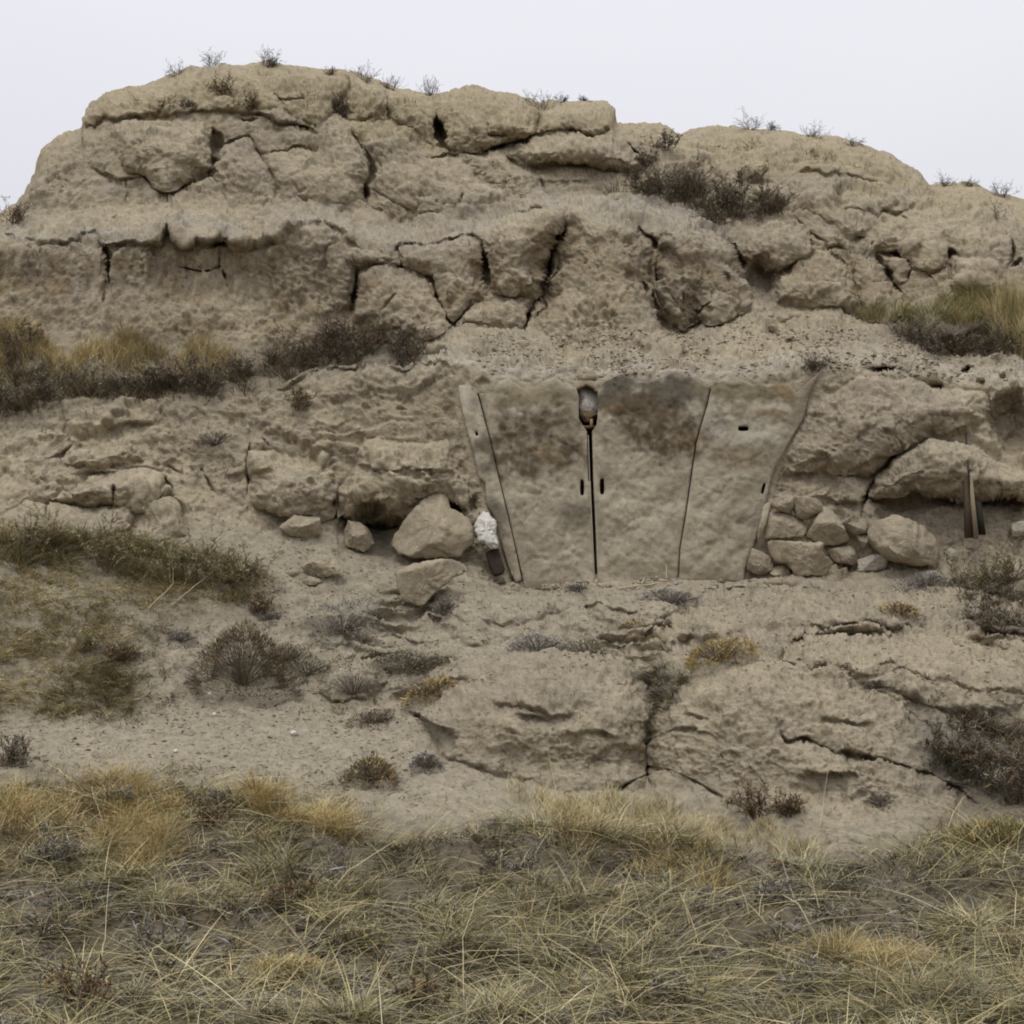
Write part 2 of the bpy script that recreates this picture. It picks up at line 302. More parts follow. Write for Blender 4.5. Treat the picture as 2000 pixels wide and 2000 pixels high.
# --- fissures
for p, w, d in [
    (A((1150,535),(1165,600),(1172,680),(1155,760),(1132,818)), 6.5, .5),
    (A((1132,818),(1040,852),(960,892),(920,914),(860,912),(820,872),(780,812),(750,795)), 3.5, .2),
    (A((1132,818),(1160,850),(1175,880)), 2.6, .1),
    (A((1180,628),(1260,614),(1345,600)), 3, .16), (A((1345,600),(1400,690),(1440,790),(1490,885)), 2.6, .12),
    (A((1400,690),(1500,692),(1580,670),(1690,672)), 3, .14), (A((1265,480),(1310,515),(1395,525)), 3.4, .18),
    (A((1580,540),(1640,550),(1700,572),(1705,540)), 3.4, .2), (A((1480,370),(1520,390),(1560,400),(1640,400)), 3.2, .18),
    (A((1580,330),(1600,280)), 2.6, .1), (A((1840,260),(1870,310),(1890,360)), 3.6, .25), (A((1860,380),(1820,440),(1880,500)), 5, .3),
    (A((925,285),(955,340)), 3.4, .18), (A((740,620),(790,640),(845,690)), 2.6, .08), (A((680,840),(690,900),(670,960)), 2.8, .12),
    (A((560,1190),(575,1260),(582,1320),(592,1400)), 8, .5), (A((1185,1255),(1195,1300),(1150,1315),(1080,1330),(980,1312)), 4, .3),
    (A((1212,1325),(1225,1370)), 4, .25), (A((1932,1350),(1905,1470),(1890,1560)), 3.4, .2), (A((570,1420),(560,1520)), 3, .12),
    (A((330,850),(330,950)), 3, .1), (A((640,1040),(600,1060)), 3, .1),
    (B((100,590),(170,680),(212,745),(205,800),(182,850),(186,930),(195,1000)), 5, .34), (B((178,855),(188,930)), 8, .4),
    (B((205,880),(290,920),(360,960),(450,1000)), 3.2, .18), (B((705,905),(685,965),(640,1010)), 3, .16),
    (B((560,470),(575,540),(592,600),(600,660)), 9, .6), (B((560,640),(600,650),(640,680)), 10, .4),
    (B((1085,600),(1100,540),(1125,465)), 3.4, .25), (B((840,500),(840,590),(900,592),(960,605)), 3, .18),
    (B((800,695),(860,662),(980,632),(1080,602)), 4, .3), (B((920,700),(990,742),(1050,757)), 3.6, .22),
    (B((60,270),(95,355)), 3.6, .25), (B((275,350),(280,420),(300,510)), 4.5, .3), (B((75,380),(85,480)), 3.5, .2),
    (B((1570,620),(1620,680),(1680,760)), 4, .22), (B((960,960),(985,1020),(1090,1000),(1180,975)), 4, .25),
    (B((1265,1050),(1242,1110),(1205,1180),(1172,1270),(1148,1370),(1120,1450),(1080,1540),(1030,1650)), 13, 1.0),
    (B((1262,1060),(1230,1130),(1190,1220)), 14, .7),
    (B((1218,1290),(1195,1400),(1140,1520),(1100,1600)), 4.5, .3), (B((770,1160),(802,1210),(822,1290),(832,1370),(848,1440)), 5, .34),
    (B((540,1410),(570,1490),(600,1570),(645,1620)), 5, .34), (B((725,1555),(680,1610),(645,1660)), 5, .3),
    (B((135,1330),(110,1430),(90,1540)), 4, .24), (B((350,1430),(300,1500),(250,1550)), 2.8, .12),
    (B((300,1290),(370,1310),(372,1250),(340,1185)), 4, .22), (B((1650,1060),(1730,1150),(1755,1220)), 6, .35),
    (B((1670,1380),(1690,1450)), 4, .2), (B((1740,1540),(1800,1600),(1830,1640)), 5, .3), (B((1750,1300),(1770,1450),(1810,1580)), 4, .2),
    (B((1800,1400),(1850,1500),(1920,1540)), 3.5, .16), (B((1100,800),(1150,870)), 2.6, .1), (B((690,1130),(600,1190)), 2.8, .12),
    (C((600,1062),(680,1012),(765,968),(772,890)), 4.5, .28), (C((860,925),(935,900),(1000,942)), 3.6, .2), (C((880,950),(950,960),(985,1005)), 3.6, .18),
    (C((1150,940),(1250,947),(1312,992),(1317,1060),(1305,1130)), 5, .34), (C((1150,950),(1190,1050),(1240,1140),(1272,1190)), 7.5, .4),
    (C((1585,948),(1540,932),(1530,990),(1550,1042)), 4.5, .3), (C((1420,1080),(1437,1140)), 5.5, .35),
    (C((1870,880),(1880,950),(1850,1030)), 4.5, .25), (C((1850,1030),(1932,985)), 3.4, .2), (C((1010,862),(1090,852)), 3.6, .2),
    (C((700,790),(760,850),(860,890)), 3.6, .18), (C((1140,760),(1180,720),(1250,740),(1370,690)), 3.4, .16), (C((1270,740),(1310,780)), 3, .12),
    (C((942,560),(938,720)), 4, .16), (C((1350,570),(1370,620),(1460,650)), 4.5, .22), (C((365,880),(400,960),(425,1040)), 7, .35),
    (C((290,1050),(340,1150)), 3, .14), (C((250,1160),(370,1150)), 2.8, .1), (C((180,1290),(250,1220)), 4, .2), (C((90,1160),(100,1290)), 3, .12),
    (C((60,1525),(130,1492)), 5, .3), (C((740,1550),(800,1555),(870,1570)), 4, .25), (C((1080,1580),(1150,1585),(1250,1580)), 4, .22),
    (C((780,400),(830,430),(850,440)), 5, .2), (C((230,390),(300,400),(360,380),(470,400)), 3.6, .14), (C((1720,690),(1740,800)), 3, .1),
    (C((640,1420),(700,1430)), 5, .2), (C((750,1420),(770,1410)), 4, .15),
    (G((1050,560),(1045,680),(1035,800)), 3, .16), (G((475,740),(475,825)), 4.5, .25), (G((195,840),(200,890)), 4, .2), (G((1090,540),(1130,590)), 3, .12),
    (G((700,650),(760,690)), 3, .12), (G((830,650),(880,740),(900,780)), 3, .12), (G((645,780),(690,745),(725,770)), 7, .25),
    (G((1160,620),(1160,700)), 3, .12), (G((200,640),(260,620),(300,580)), 3.2, .14),
    (F_((990,750),(960,830),(925,900),(905,1000)), 4.5, .3), (F_((1150,590),(1070,670),(1000,725)), 3, .18), (F_((650,90),(620,200)), 4.5, .3),
    (F_((1720,220),(1730,400),(1760,620)), 4, .14), (F_((560,45),(640,55)), 5, .3), (F_((680,70),(700,45)), 8, .3),
    (F_((930,75),(1030,80),(1130,75)), 4.5, .25), (F_((1340,150),(1420,150)), 6, .3), (F_((1540,70),(1600,75)), 6, .3),
    (H((420,560),(375,640),(352,730),(350,830),(366,935)), 8, .75), (H((350,800),(366,930)), 9, .5), (H((330,900),(250,945),(200,945)), 4, .22), (H((910,690),(935,745),(1020,738),(1110,765)), 4.5, .2),
    (H((1110,765),(1200,790),(1370,842),(1450,870)), 3.6, .2), (H((1450,870),(1560,885),(1700,970),(1760,1000)), 3.6, .2), (H((915,400),(932,360),(1000,312)), 5, .3),
    (H((870,430),(900,432),(980,430)), 3.5, .16), (H((1000,130),(1040,120)), 3, .12), (H((380,870),(520,910),(700,1000)), 3, .12),
    (H((750,180),(850,190)), 4, .14), (H((270,215),(310,210)), 4, .16), (H((400,160),(440,150)), 4, .16),
    (J((1230,720),(1290,760)), 4, .14), (J((540,600),(640,590)), 3, .1),
    ]: crack(p, w, d)
dent(*C((505, 1110))[0], 34, 50, .45); dent(*B((1810, 1240))[0], 26, 26, .25); dent(*F_((1850, 420))[0], 44, 72, .5)
dent(*A((1190, 1165))[0], 20, 10, .2); dent(*C((1560, 1450))[0], 90, 26, .25); dent(*J((900,390))[0], 8, 8, -.05)
dent(720, 1000, 30, 22, .5); dent(1210, 1480, 60, 30, .08)
dent(930, 985, 16, 26, .5)
# the bank between the gate and the outcrop breaks into small ragged ledges
bk = blur(inside([(760,1150),(1000,1140),(1500,1130),(2150,1110),(2150,1340),(1750,1330),(1400,1290),(1200,1330),(950,1340),(800,1390),(700,1330),(560,1240)], XW, YW).astype(float), 7)
q = np.stack([XG.ravel()/1000, YG.ravel()/1000*2.2, XG.ravel()*0], -1).astype(f4)
ph_ = (YG+(pn(q*4.5, 120)*34+pn(q*13, 121)*13+pn(q*40, 122)*4).reshape(YG.shape))/25.; fr_ = ph_-np.floor(ph_)
tooth = np.where(fr_ < .84, fr_/.84, (1-fr_)/.16)
pm_ = np.clip(.5+1.5*pn(q*7, 125), 0, 1.15).reshape(YG.shape)
Db += bk*pm_*.25*tooth; bk2 = blur(inside([(60,820),(500,790),(900,760),(930,960),(640,900),(300,1000),(60,1000)], XW, YW).astype(float), 7)
Db += bk2*pm_*.045*tooth
# round the crest over
dd = YG-sil_y[None, :]
crest = np.clip(1-dd/34, 0, 1); Db += 1.1*(1-np.sqrt(1-crest**2*.999))

# --- the gate's plane and its opening
def gateY(y): return 16.98+(1135-np.asarray(y, float))*.00075
gate_out = D_((110,250),(150,230),(190,275),(270,275)) + E_((480,270),(560,150),(680,120),(760,170),(880,240),(1020,210),(1100,140),(1250,90),(1370,160),(1480,230),(1600,170),(1700,210)) + D_((765,270),(800,230),(880,195),(950,225),(1000,240),(1060,205),(1130,185),(1200,205),(1260,245),(1300,255),(1330,230),(1390,195),(1440,220),(1500,245),(1560,245),(1640,240),(1700,285),(1760,230),(1810,190),(1760,300),(1740,400),(1690,480),(1640,570),(1600,640),(1580,700),(1560,800),(1510,980),(1460,1120),(1460,1190),(380,1210),(330,1100),(300,960),(270,850),(235,800),(235,700),(205,680),(180,560),(140,420),(110,290))
m = window(gate_out, 160)
gd, _ = poly_dist(gate_out+[gate_out[0]], XG[m], YG[m]); gi = inside(gate_out, XG[m], YG[m])
bl = np.where(gi, 1, np.exp(-(gd/38)**2))*(1-sstep(1120, 1150, YG[m]))
Db[m] = Db[m]*(1-bl)+(gateY(YG[m])+.035)*bl
hole = gi & (gd > 5) & (YG[m] < 1124+4*np.sin(XG[m]/31.)+3*np.sin(XG[m]/11.))
tmp = Db[m]; tmp[hole] += np.clip((gd[hole]-5)*.09, 0, 1.1); Db[m] = tmp
GIN = np.zeros(YG.shape, bool); GIN[m] = hole
GNEAR = np.zeros(YG.shape); GNEAR[m] = np.where(gi, 1, np.exp(-(gd/12)**2))

# ------------------------------------------------------------------ surface detail in world space
P = at(XG, YG, Db).astype(f4)
def normals(P):
    du = np.gradient(P, axis=1); dv = np.gradient(P, axis=0)
    n = np.cross(dv, du); n /= np.linalg.norm(n, axis=2)[..., None]+1e-9
    flip = n[..., 1] > 0
    flip = (n*(P-np.array([0, 0, CZ], f4))).sum(-1) > 0
    n[flip] *= -1
    return n.astype(f4)
Nn = normals(np.stack([blur(P[..., k], 4) for k in range(3)], -1))
Q = P.reshape(-1, 3)
yflat = YG.ravel(); xflat = XG.ravel()
ft = np.interp(XG, *FT).ravel() if False else np.broadcast_to(np.interp(xs, *FT)[None, :], YG.shape).ravel()
mfl = np.broadcast_to(np.interp(xs, *MF)[None, :], YG.shape).ravel()
cul = np.broadcast_to(np.interp(xs, *CU)[None, :], YG.shape).ravel()
mll = np.broadcast_to(np.interp(xs, *ML)[None, :], YG.shape).ravel()
mound = (inside(H((-650,560),(-300,420),(200,380),(500,120),(1000,60),(1700,100),(2300,250),(2300,900),(1750,1010),(1560,1180),(1150,1120),(760,930),(300,930),(0,940),(-400,880)), XW.ravel(), YW.ravel()))*1.
mound = blur(mound.reshape(YG.shape), 8).ravel()
cliff = 1-sstep(-15, 35, yflat-ft)
rocky = np.clip(cliff+mound*.8, 0, 1)
nz = Nn[..., 2].ravel()
n1 = fbm(Q, 1.1, 2, 1); n2 = fbm(Q, 3.6, 2, 5); n3 = fbm(Q, 11, 2, 9); n4 = fbm(Q*np.array([1, 1, 1.6], f4), 30, 2, 15)
r1 = ridge(Q*np.array([1, 1, 1.5], f4), 2.4, 3, 21)
warpQ = Q+np.stack([n2, n3, n2*.5], -1).astype(f4)*f4(.12)
zz = (Q[:, 2]+.10*n1+.05*n2)/.34; saw = (zz-np.floor(zz)); saw = saw**2*np.clip((1-saw)*6, 0, 1)
strat = np.clip(n1*1.2+.2, 0, 1)
f1, f2, cid = worley(warpQ*np.array([1, 1, 1.1], f4), 1.5, 3)
edge = np.clip(1-(f2-f1)/.07, 0, 1)
def facets(Qa, sc, seed, soft=.10):
    a, b, ci = worley(Qa, sc, seed); t = (G3[(ci*7+13) & 255]*OFF).sum(1)+.35*G3[(ci*3+5) & 255][:, 0]
    return t*sstep(0, soft, b-a)
fc1 = facets(warpQ*np.array([1, 1, 1.15], f4), 1.25, 23); fc2 = facets(warpQ+np.stack([n3, n2, n3], -1).astype(f4)*f4(.03), 3.7, 29)
upper = 1-sstep(-10, 30, yflat-mfl)
vert = pn(Q*np.array([7, 7, 1.3], f4), 31)*.5+pn(Q*np.array([15, 15, 3.5], f4), 32)*.35
leftface = np.clip(sstep(0, 25, yflat-mll)*(1-sstep(-40, 20, yflat-mfl)), 0, 1)*(1-sstep(600, 760, xflat))
crf = 1-.45*np.exp(-np.broadcast_to(0, yflat.shape)-(YG-sil_y[None, :]).ravel()/14)
fgm = sstep(1540, 1640, yflat)
r2 = ridge(warpQ*np.array([1, 1, 1.7], f4), 7.5, 3, 29)
rgh = .35+.9*sstep(-.25, .55, fbm(Q, .8, 2, 63))
_du = np.linalg.norm(np.gradient(np.stack([blur(P[..., k], 2) for k in range(3)], -1), axis=0), axis=2).ravel()
_dx = np.broadcast_to((np.gradient(xs)[None, :]/FPX*17), YG.shape).ravel()
hfw = np.clip(4.2*_dx/(_du+1e-6), .2, 1); n3 = n3*np.clip(hfw*1.6, 0, 1); n4 = n4*hfw; r2 = r2*np.clip(hfw*1.3, 0, 1); vert = vert*hfw; fc2 = fc2*np.clip(hfw*1.5, 0, 1); r1 = r1*np.clip(hfw*2.5, 0, 1)
disp = rocky*(.085*n1+(.030*n2+(.020*n3+.012*n4)*crf+.018*r1+.012*r2*crf)*rgh) + (1-rocky)*((.04+.05*fgm)*n1+(.024+.04*fgm)*n2+.014*n3+.004*n4)
disp += crf*rocky*strat*.045*saw*rgh
crf2 = sstep(0, 40, (YG-sil_y[None, :]).ravel())
disp += crf2*cliff*(1-.6*leftface)*(.085*fc1+.045*fc2)+mound*.03*fc2
z2 = (Q[:, 2]+.05*n2+.03*n3)/.13; s2 = z2-np.floor(z2); s2 = s2**2*np.clip((1-s2)*6, 0, 1)
disp += mound*s2*.028*np.clip(n2+n3*.6+.3, 0, 1)
bank = (1-rocky)*sstep(1090, 1150, yflat)*(1-sstep(1370, 1440, yflat))*sstep(420, 620, xflat)
bank2 = np.clip(bank+mound*(1-sstep(1330, 1400, yflat)), 0, 1)
disp += bank2*(.03*n2+.012*r2) - upper*(1-leftface)*edge*.035*np.clip(n2+.4, 0, 1)
disp += leftface*vert*.13
disp += rocky*np.clip(pn(Q*9, 77)-.1, 0, 1)*-.035
rub = np.clip(sstep(-10, 20, yflat-mfl), 0, 1)*(1-sstep(735, 760, yflat))*sstep(800, 900, xflat)   # rubble strewn terrace above the gate
w1, w2, wc = worley(warpQ, 6.5, 9)
disp += (rub*.034+.010*mound)*(1-w1*1.3)
g_ = GNEAR.ravel(); disp *= 1-.85*g_
disp *= np.where(GIN.ravel(), 0, 1)
P = (Q+Nn.reshape(-1, 3)*disp[:, None].astype(f4)).reshape(P.shape)
TOPO = P.copy(); 
def gidx(x, y):
    x = np.atleast_1d(np.asarray(x, float)); y = np.atleast_1d(np.asarray(y, float))
    j = np.clip(np.interp(x, xs, np.arange(NX)), 0, NX-1.001)
    j0 = j.astype(int); fj = j-j0
    s = np.interp(x, xs, sil_y); sm = np.interp(x, xs, ssm); i = np.clip((y-sm)/(2070-sm), 0, 1)
    for _ in range(30): i = .5*i+.5*np.clip((y-sm-(s-sm)*np.exp(-KE*i))/(2070-sm), 0, 1)
    i = i*(NR_IN-1)
    i = np.where(y > 2070, np.interp(y, np.r_[2070, ext[:, 0]], np.arange(NR_IN-1, NR)), i)
    i = np.clip(i, 0, NR-1.001); i0 = i.astype(int); fi = i-i0
    return i0, j0, fi[:, None], fj[:, None]
def ground(x, y):
    i, j, fi, fj = gidx(x, y)
    return (TOPO[i, j]*(1-fi)*(1-fj)+TOPO[i+1, j]*fi*(1-fj)+TOPO[i, j+1]*(1-fi)*fj+TOPO[i+1, j+1]*fi*fj)
def gnormal(x, y):
    i, j, _, _ = gidx(x, y); return Nn[i, j]

# ------------------------------------------------------------------ colour of rock and soil (mineral tint, lichen, stain, dust; undercuts and hollows also carry painted shade)
def C3(r, g, b):
    f = lambda c: ((c/255+.055)/1.055)**2.4 if c > 10 else c/255/12.92
    return np.array([f(r), f(g), f(b)], f4)
tan = C3(168, 156, 133); tan2 = C3(157, 146, 126); ochre = C3(164, 151, 123); grey = C3(157, 151, 137); brown = C3(130, 113, 88)
dust = C3(157, 148, 128); soil = C3(104, 95, 77); pale = C3(180, 173, 157)
def mixc(a, b, t): return a*(1-t[:, None])+b*t[:, None]
n5 = fbm(Q, .55, 3, 41); n6 = fbm(Q, 2.1, 3, 47); n7 = fbm(Q, 7.5, 3, 53)
col = mixc(np.broadcast_to(tan, Q.shape), tan2, sstep(-.3, .5, n5))
col = mixc(col, ochre, sstep(10, -12, yflat-cul+n6*25)*.75)
col = mixc(col, ochre, sstep(0, 1.2, n6)*.35*mound)
band = np.exp(-((yflat-mll+14+n6*12)/22)**2)*(1-sstep(1350, 1500, xflat))
col = mixc(col, grey, np.clip(band*.75*sstep(-.5, .5, n7+n6)+sstep(.2, .9, n6)*.35*cliff, 0, 1))
stain_shade = sstep(.05, .8, n6+n7*.35)*np.clip(1-nz*1.6, 0, 1)  # brown stain on steep and undercut faces, partly shade put into the colour
midf = np.clip(sstep(10, 40, yflat-mll)*(1-sstep(-50, 0, yflat-mfl)), 0, 1)
col = mixc(col, brown, np.clip(stain_shade*.5*cliff+leftface*.08*sstep(-.3, .5, n7)+midf*.5*sstep(-.5, .6, n6+.5*n7), 0, .75))
llf = np.broadcast_to(np.interp(xs, *LL)[None, :], YG.shape).ravel()
col = mixc(col, pale, np.exp(-((yflat-llf+8+n7*9)/15)**2)*sstep(560, 640, xflat)*.55)
col = mixc(col, dust, (1-rocky)*.8)
# soil under the vegetation, then painted shade in two hollows
def region(poly, soft=10):
    m = inside(poly, XW.ravel()+wx_.ravel()*1.5, YW.ravel()+wy_.ravel()*1.5).astype(float).reshape(YG.shape)
    return blur(m, soft).ravel()
FG = [(-400, 1570), (0, 1530), (80, 1520), (180, 1525), (330, 1530), (440, 1545), (560, 1570), (700, 1600), (760, 1640), (900, 1625), (1000, 1610), (1200, 1600), (1300, 1610), (1400, 1640), (1500, 1680), (1650, 1680), (1800, 1640), (1870, 1590), (2000, 1575), (2400, 1570), (2400, 2700), (-400, 2700)]
LS = [(-400, 1050), (0, 1020), (150, 1040), (260, 1060), (420, 1060), (500, 1110), (545, 1180), (520, 1205), (400, 1200), (320, 1230), (270, 1300), (300, 1360), (240, 1400), (0, 1420), (-400, 1430)]
LG = [(-400, 690), (0, 660), (60, 660), (120, 690), (300, 680), (480, 700), (560, 690), (700, 665), (850, 690), (800, 715), (640, 735), (520, 765), (400, 790), (300, 780), (170, 800), (60, 815), (-400, 860)]
RG = [(1690, 640), (1800, 622), (2000, 600), (2400, 590), (2400, 720), (2000, 715), (1880, 700), (1780, 665)]
veg = np.clip(region(FG)+region(LS)*.45+region(LG)*.9+region(RG), 0, 1)
col = mixc(col, soil, veg*.85)
col = mixc(col, C3(82, 76, 68), region(C((1180,1350),(1350,1330),(1932,1350),(1932,1540),(1650,1530),(1400,1450)), 5)*.85)  # dark ground under the right ledge grass, shade of the recess painted in
col = mixc(col, C3(106, 101, 92), np.clip(region(C((430,960),(600,1040),(580,1240),(450,1220)), 6)*.6 + region(H((1420,740),(1600,640),(1932,640),(1932,1000),(1700,960)), 8)*.6, 0, 1))  # shade of the hollow between blocks put into colour; outcrop end greyed too
col *= (1+.07*cliff)[:, None]; col *= (1+.10*n7+.06*n3)[:, None]; col = np.clip(col, .015, .9)
pits = np.clip(pn(Q*26, 61)-.28, 0, 1)*1.3; col *= (1-np.clip(pits, 0, .35))[:, None]

# ------------------------------------------------------------------ mesh helpers
COL = S.collection
def mesh_np(name, V, F, mat, cols=None, parent=None, smooth=False):
    me = bpy.data.meshes.new(name); V = np.ascontiguousarray(V, f4); F = np.ascontiguousarray(F, np.int32); k = F.shape[1]
    me.vertices.add(len(V)); me.vertices.foreach_set('co', V.ravel())
    me.loops.add(F.size); me.loops.foreach_set('vertex_index', F.ravel())
    me.polygons.add(len(F)); me.polygons.foreach_set('loop_start', np.arange(0, F.size, k, dtype=np.int32))
    try: me.polygons.foreach_set('loop_total', np.full(len(F), k, np.int32))
    except Exception: pass
    if smooth: me.polygons.foreach_set('use_smooth', np.ones(len(F), bool))
    if cols is not None:
        a = me.color_attributes.new('tint', 'FLOAT_COLOR', 'POINT')
        a.data.foreach_set('color', np.concatenate([cols, np.ones((len(cols), 1))], 1).astype(f4).ravel())
    me.update(); me.validate()
    me.materials.append(mat)
    o = bpy.data.objects.new(name, me); COL.objects.link(o)
    if parent is not None: o.parent = parent
    return o
def tag(o, label=None, cat=None, group=None, kind=None):
    if label: o['label'] = label
    if cat: o['category'] = cat
    if group: o['group'] = group
    if kind: o['kind'] = kind
    return o
def empty(name, loc, label, cat, group=None):
    o = bpy.data.objects.new(name, None); o.location = tuple(float(c) for c in loc); COL.objects.link(o); o.empty_display_size = .2
    return tag(o, label, cat, group)

def earth_material(name, mottle=.22, bump=.5, fine=1.0):
    m = bpy.data.materials.new(name); m.use_nodes = True; n, l = m.node_tree.nodes, m.node_tree.links
    b = n['Principled BSDF']; b.inputs['Roughness'].default_value = .95
    b.inputs['Specular IOR Level'].default_value = .15
    at_ = n.new('ShaderNodeAttribute'); at_.attribute_name = 'tint'
    tc = n.new('ShaderNodeTexCoord')
    prev = at_.outputs['Color']
    for sc, amt in ((9, mottle), (45, mottle*.9), (150, mottle*.8)):
        t = n.new('ShaderNodeTexNoise'); t.inputs['Scale'].default_value = sc*fine; t.inputs['Detail'].default_value = 4; t.inputs['Roughness'].default_value = .65
        l.new(tc.outputs['Object'], t.inputs['Vector'])
        r = n.new('ShaderNodeMapRange'); r.inputs['From Min'].default_value = .3; r.inputs['From Max'].default_value = .7
        r.inputs['To Min'].default_value = 1-amt; r.inputs['To Max'].default_value = 1+amt*.6
        l.new(t.outputs['Fac'], r.inputs['Value'])
        x = n.new('ShaderNodeVectorMath'); x.operation = 'SCALE'; l.new(prev, x.inputs[0]); l.new(r.outputs[0], x.inputs['Scale']); prev = x.outputs[0]
    l.new(prev, b.inputs['Base Color'])
    h = None
    for sc, amt in ((14, 1.0), (48, .45), (130, .22)):
        t = n.new('ShaderNodeTexNoise'); t.inputs['Scale'].default_value = sc*fine; t.inputs['Detail'].default_value = 6; t.inputs['Roughness'].default_value = .6
        l.new(tc.outputs['Object'], t.inputs['Vector'])
        x = n.new('ShaderNodeMath'); x.operation = 'MULTIPLY_ADD'; x.inputs[1].default_value = amt
        l.new(t.outputs['Fac'], x.inputs[0])
        if h is None: x.inputs[2].default_value = 0
        else: l.new(h, x.inputs[2])
        h = x.outputs[0]
    bp = n.new('ShaderNodeBump'); bp.inputs['Strength'].default_value = bump; bp.inputs['Distance'].default_value = .06
    l.new(h, bp.inputs['Height']); l.new(bp.outputs[0], b.inputs['Normal'])
    return m
M_ROCK = earth_material('rock', .20, .55); M_SOIL = earth_material('soil', .24, .5, 1.6)
def plant_material(name, rough=.8, trans=.25):
    m = bpy.data.materials.new(name); m.use_nodes = True; n, l = m.node_tree.nodes, m.node_tree.links
    b = n['Principled BSDF']; b.inputs['Roughness'].default_value = rough; b.inputs['Specular IOR Level'].default_value = .2
    a = n.new('ShaderNodeAttribute'); a.attribute_name = 'tint'
    t = n.new('ShaderNodeTexNoise'); t.inputs['Scale'].default_value = 60; tc = n.new('ShaderNodeTexCoord'); l.new(tc.outputs['Object'], t.inputs['Vector'])
    r = n.new('ShaderNodeMapRange'); r.inputs['To Min'].default_value = .75; r.inputs['To Max'].default_value = 1.25; l.new(t.outputs['Fac'], r.inputs['Value'])
    x = n.new('ShaderNodeVectorMath'); x.operation = 'SCALE'; l.new(a.outputs['Color'], x.inputs[0]); l.new(r.outputs[0], x.inputs['Scale'])
    l.new(x.outputs[0], b.inputs['Base Color'])
    return m
M_GRASS = plant_material('dry_grass'); M_TWIG = plant_material('dry_twig', .9)

# ------------------------------------------------------------------ the hill, its terraces and the ground as meshes
# rows behind the crest carry the hill top back and down
NB = 22
back = []
for k in range(NB, 0, -1):
    t = (k/NB)**2; o = P[0].copy(); o[:, 1] += .25*k/3+t*14; o[:, 2] -= .02*k+t*np.maximum(P[0][:, 2]*.9, 0)
    back.append(o)
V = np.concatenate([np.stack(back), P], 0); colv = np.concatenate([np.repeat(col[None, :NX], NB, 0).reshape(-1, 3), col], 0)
NRt = V.shape[0]; V = V.reshape(-1, 3)
ii, jj = np.meshgrid(np.arange(NRt-1), np.arange(NX-1), indexing='ij')
q0 = ii*NX+jj; quads = np.stack([q0, q0+NX, q0+NX+1, q0+1], -1).reshape(-1, 4)
yc = np.concatenate([np.full((NB, NX), -1e3), YG])[:-1, :-1].ravel(); xc = np.broadcast_to(xs[None, :-1], (NRt-1, NX-1)).ravel()
wxx = np.concatenate([np.zeros((NB, NX)), wy_])[:-1, :-1].ravel()
footc = np.interp(xc, *FT)+8+wxx; fgc = np.interp(xc, *line([(x, y) for x, y in FG if y < 1700]))+wxx
part = np.where(yc < footc, 0, np.where(yc < fgc, 1, 2))
def sub(name, sel, mat, label):
    f = quads[sel]; u, inv = np.unique(f, return_inverse=True)
    o = mesh_np(name, V[u], inv.reshape(-1, 4), mat, colv[u], smooth=True)
    return tag(o, label, None, None, 'structure')
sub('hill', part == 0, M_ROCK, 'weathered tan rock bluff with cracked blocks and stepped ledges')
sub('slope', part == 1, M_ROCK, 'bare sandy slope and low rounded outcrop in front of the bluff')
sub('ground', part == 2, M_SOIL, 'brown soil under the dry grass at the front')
gp = mesh_np('terrain', np.array([[-900, -900, -.6], [900, -900, -.6], [900, 900, -.6], [-900, 900, -.6]]), np.array([[0, 1, 2, 3]]), M_SOIL, np.tile(soil, (4, 1)))
tag(gp, 'flat dry land around the hill', None, None, 'structure')

# ------------------------------------------------------------------ plants
def blade_mesh(root, up, L, Wd, az, lean, curl, colr, segs=3):
    n = len(root); h = np.stack([np.cos(az), np.sin(az), az*0], -1); tw = az+RNG.uniform(-1.2, 1.2, n)+math.pi/2
    w = np.stack([np.cos(tw), np.sin(tw), RNG.normal(0, .25, n)], -1)
    V = np.empty((n, 2*segs+1, 3)); Cc = np.empty((n, 2*segs+1, 3))
    for k in range(segs+1):
        t = k/segs
        c = root+up*(L*(t-.45*curl*t*t))[:, None]+h*(L*(lean*t+curl*t*t))[:, None]
        ww = (Wd*(1-t)**.6*.5)[:, None]*w; sh = .72+.42*t  # blades darker at the root, lighter at the tip: shading put into colour
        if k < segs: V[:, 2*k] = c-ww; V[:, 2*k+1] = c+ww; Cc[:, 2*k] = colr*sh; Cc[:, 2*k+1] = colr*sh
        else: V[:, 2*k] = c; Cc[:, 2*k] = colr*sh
    fs = []
    for k in range(segs-1): fs += [[2*k, 2*k+1, 2*k+3], [2*k, 2*k+3, 2*k+2]]
    fs.append([2*segs-2, 2*segs-1, 2*segs]); fs = np.array(fs)
    F = (np.arange(n)*(2*segs+1))[:, None, None]+fs[None]
    return V.reshape(-1, 3), F.reshape(-1, 3), Cc.reshape(-1, 3)
def join(parts):
    Vs, Fs, Cs = [], [], []; o = 0
    for v, f, c in parts: Vs.append(v); Fs.append(f+o); Cs.append(c); o += len(v)
    return np.concatenate(Vs), np.concatenate(Fs), np.concatenate(Cs)
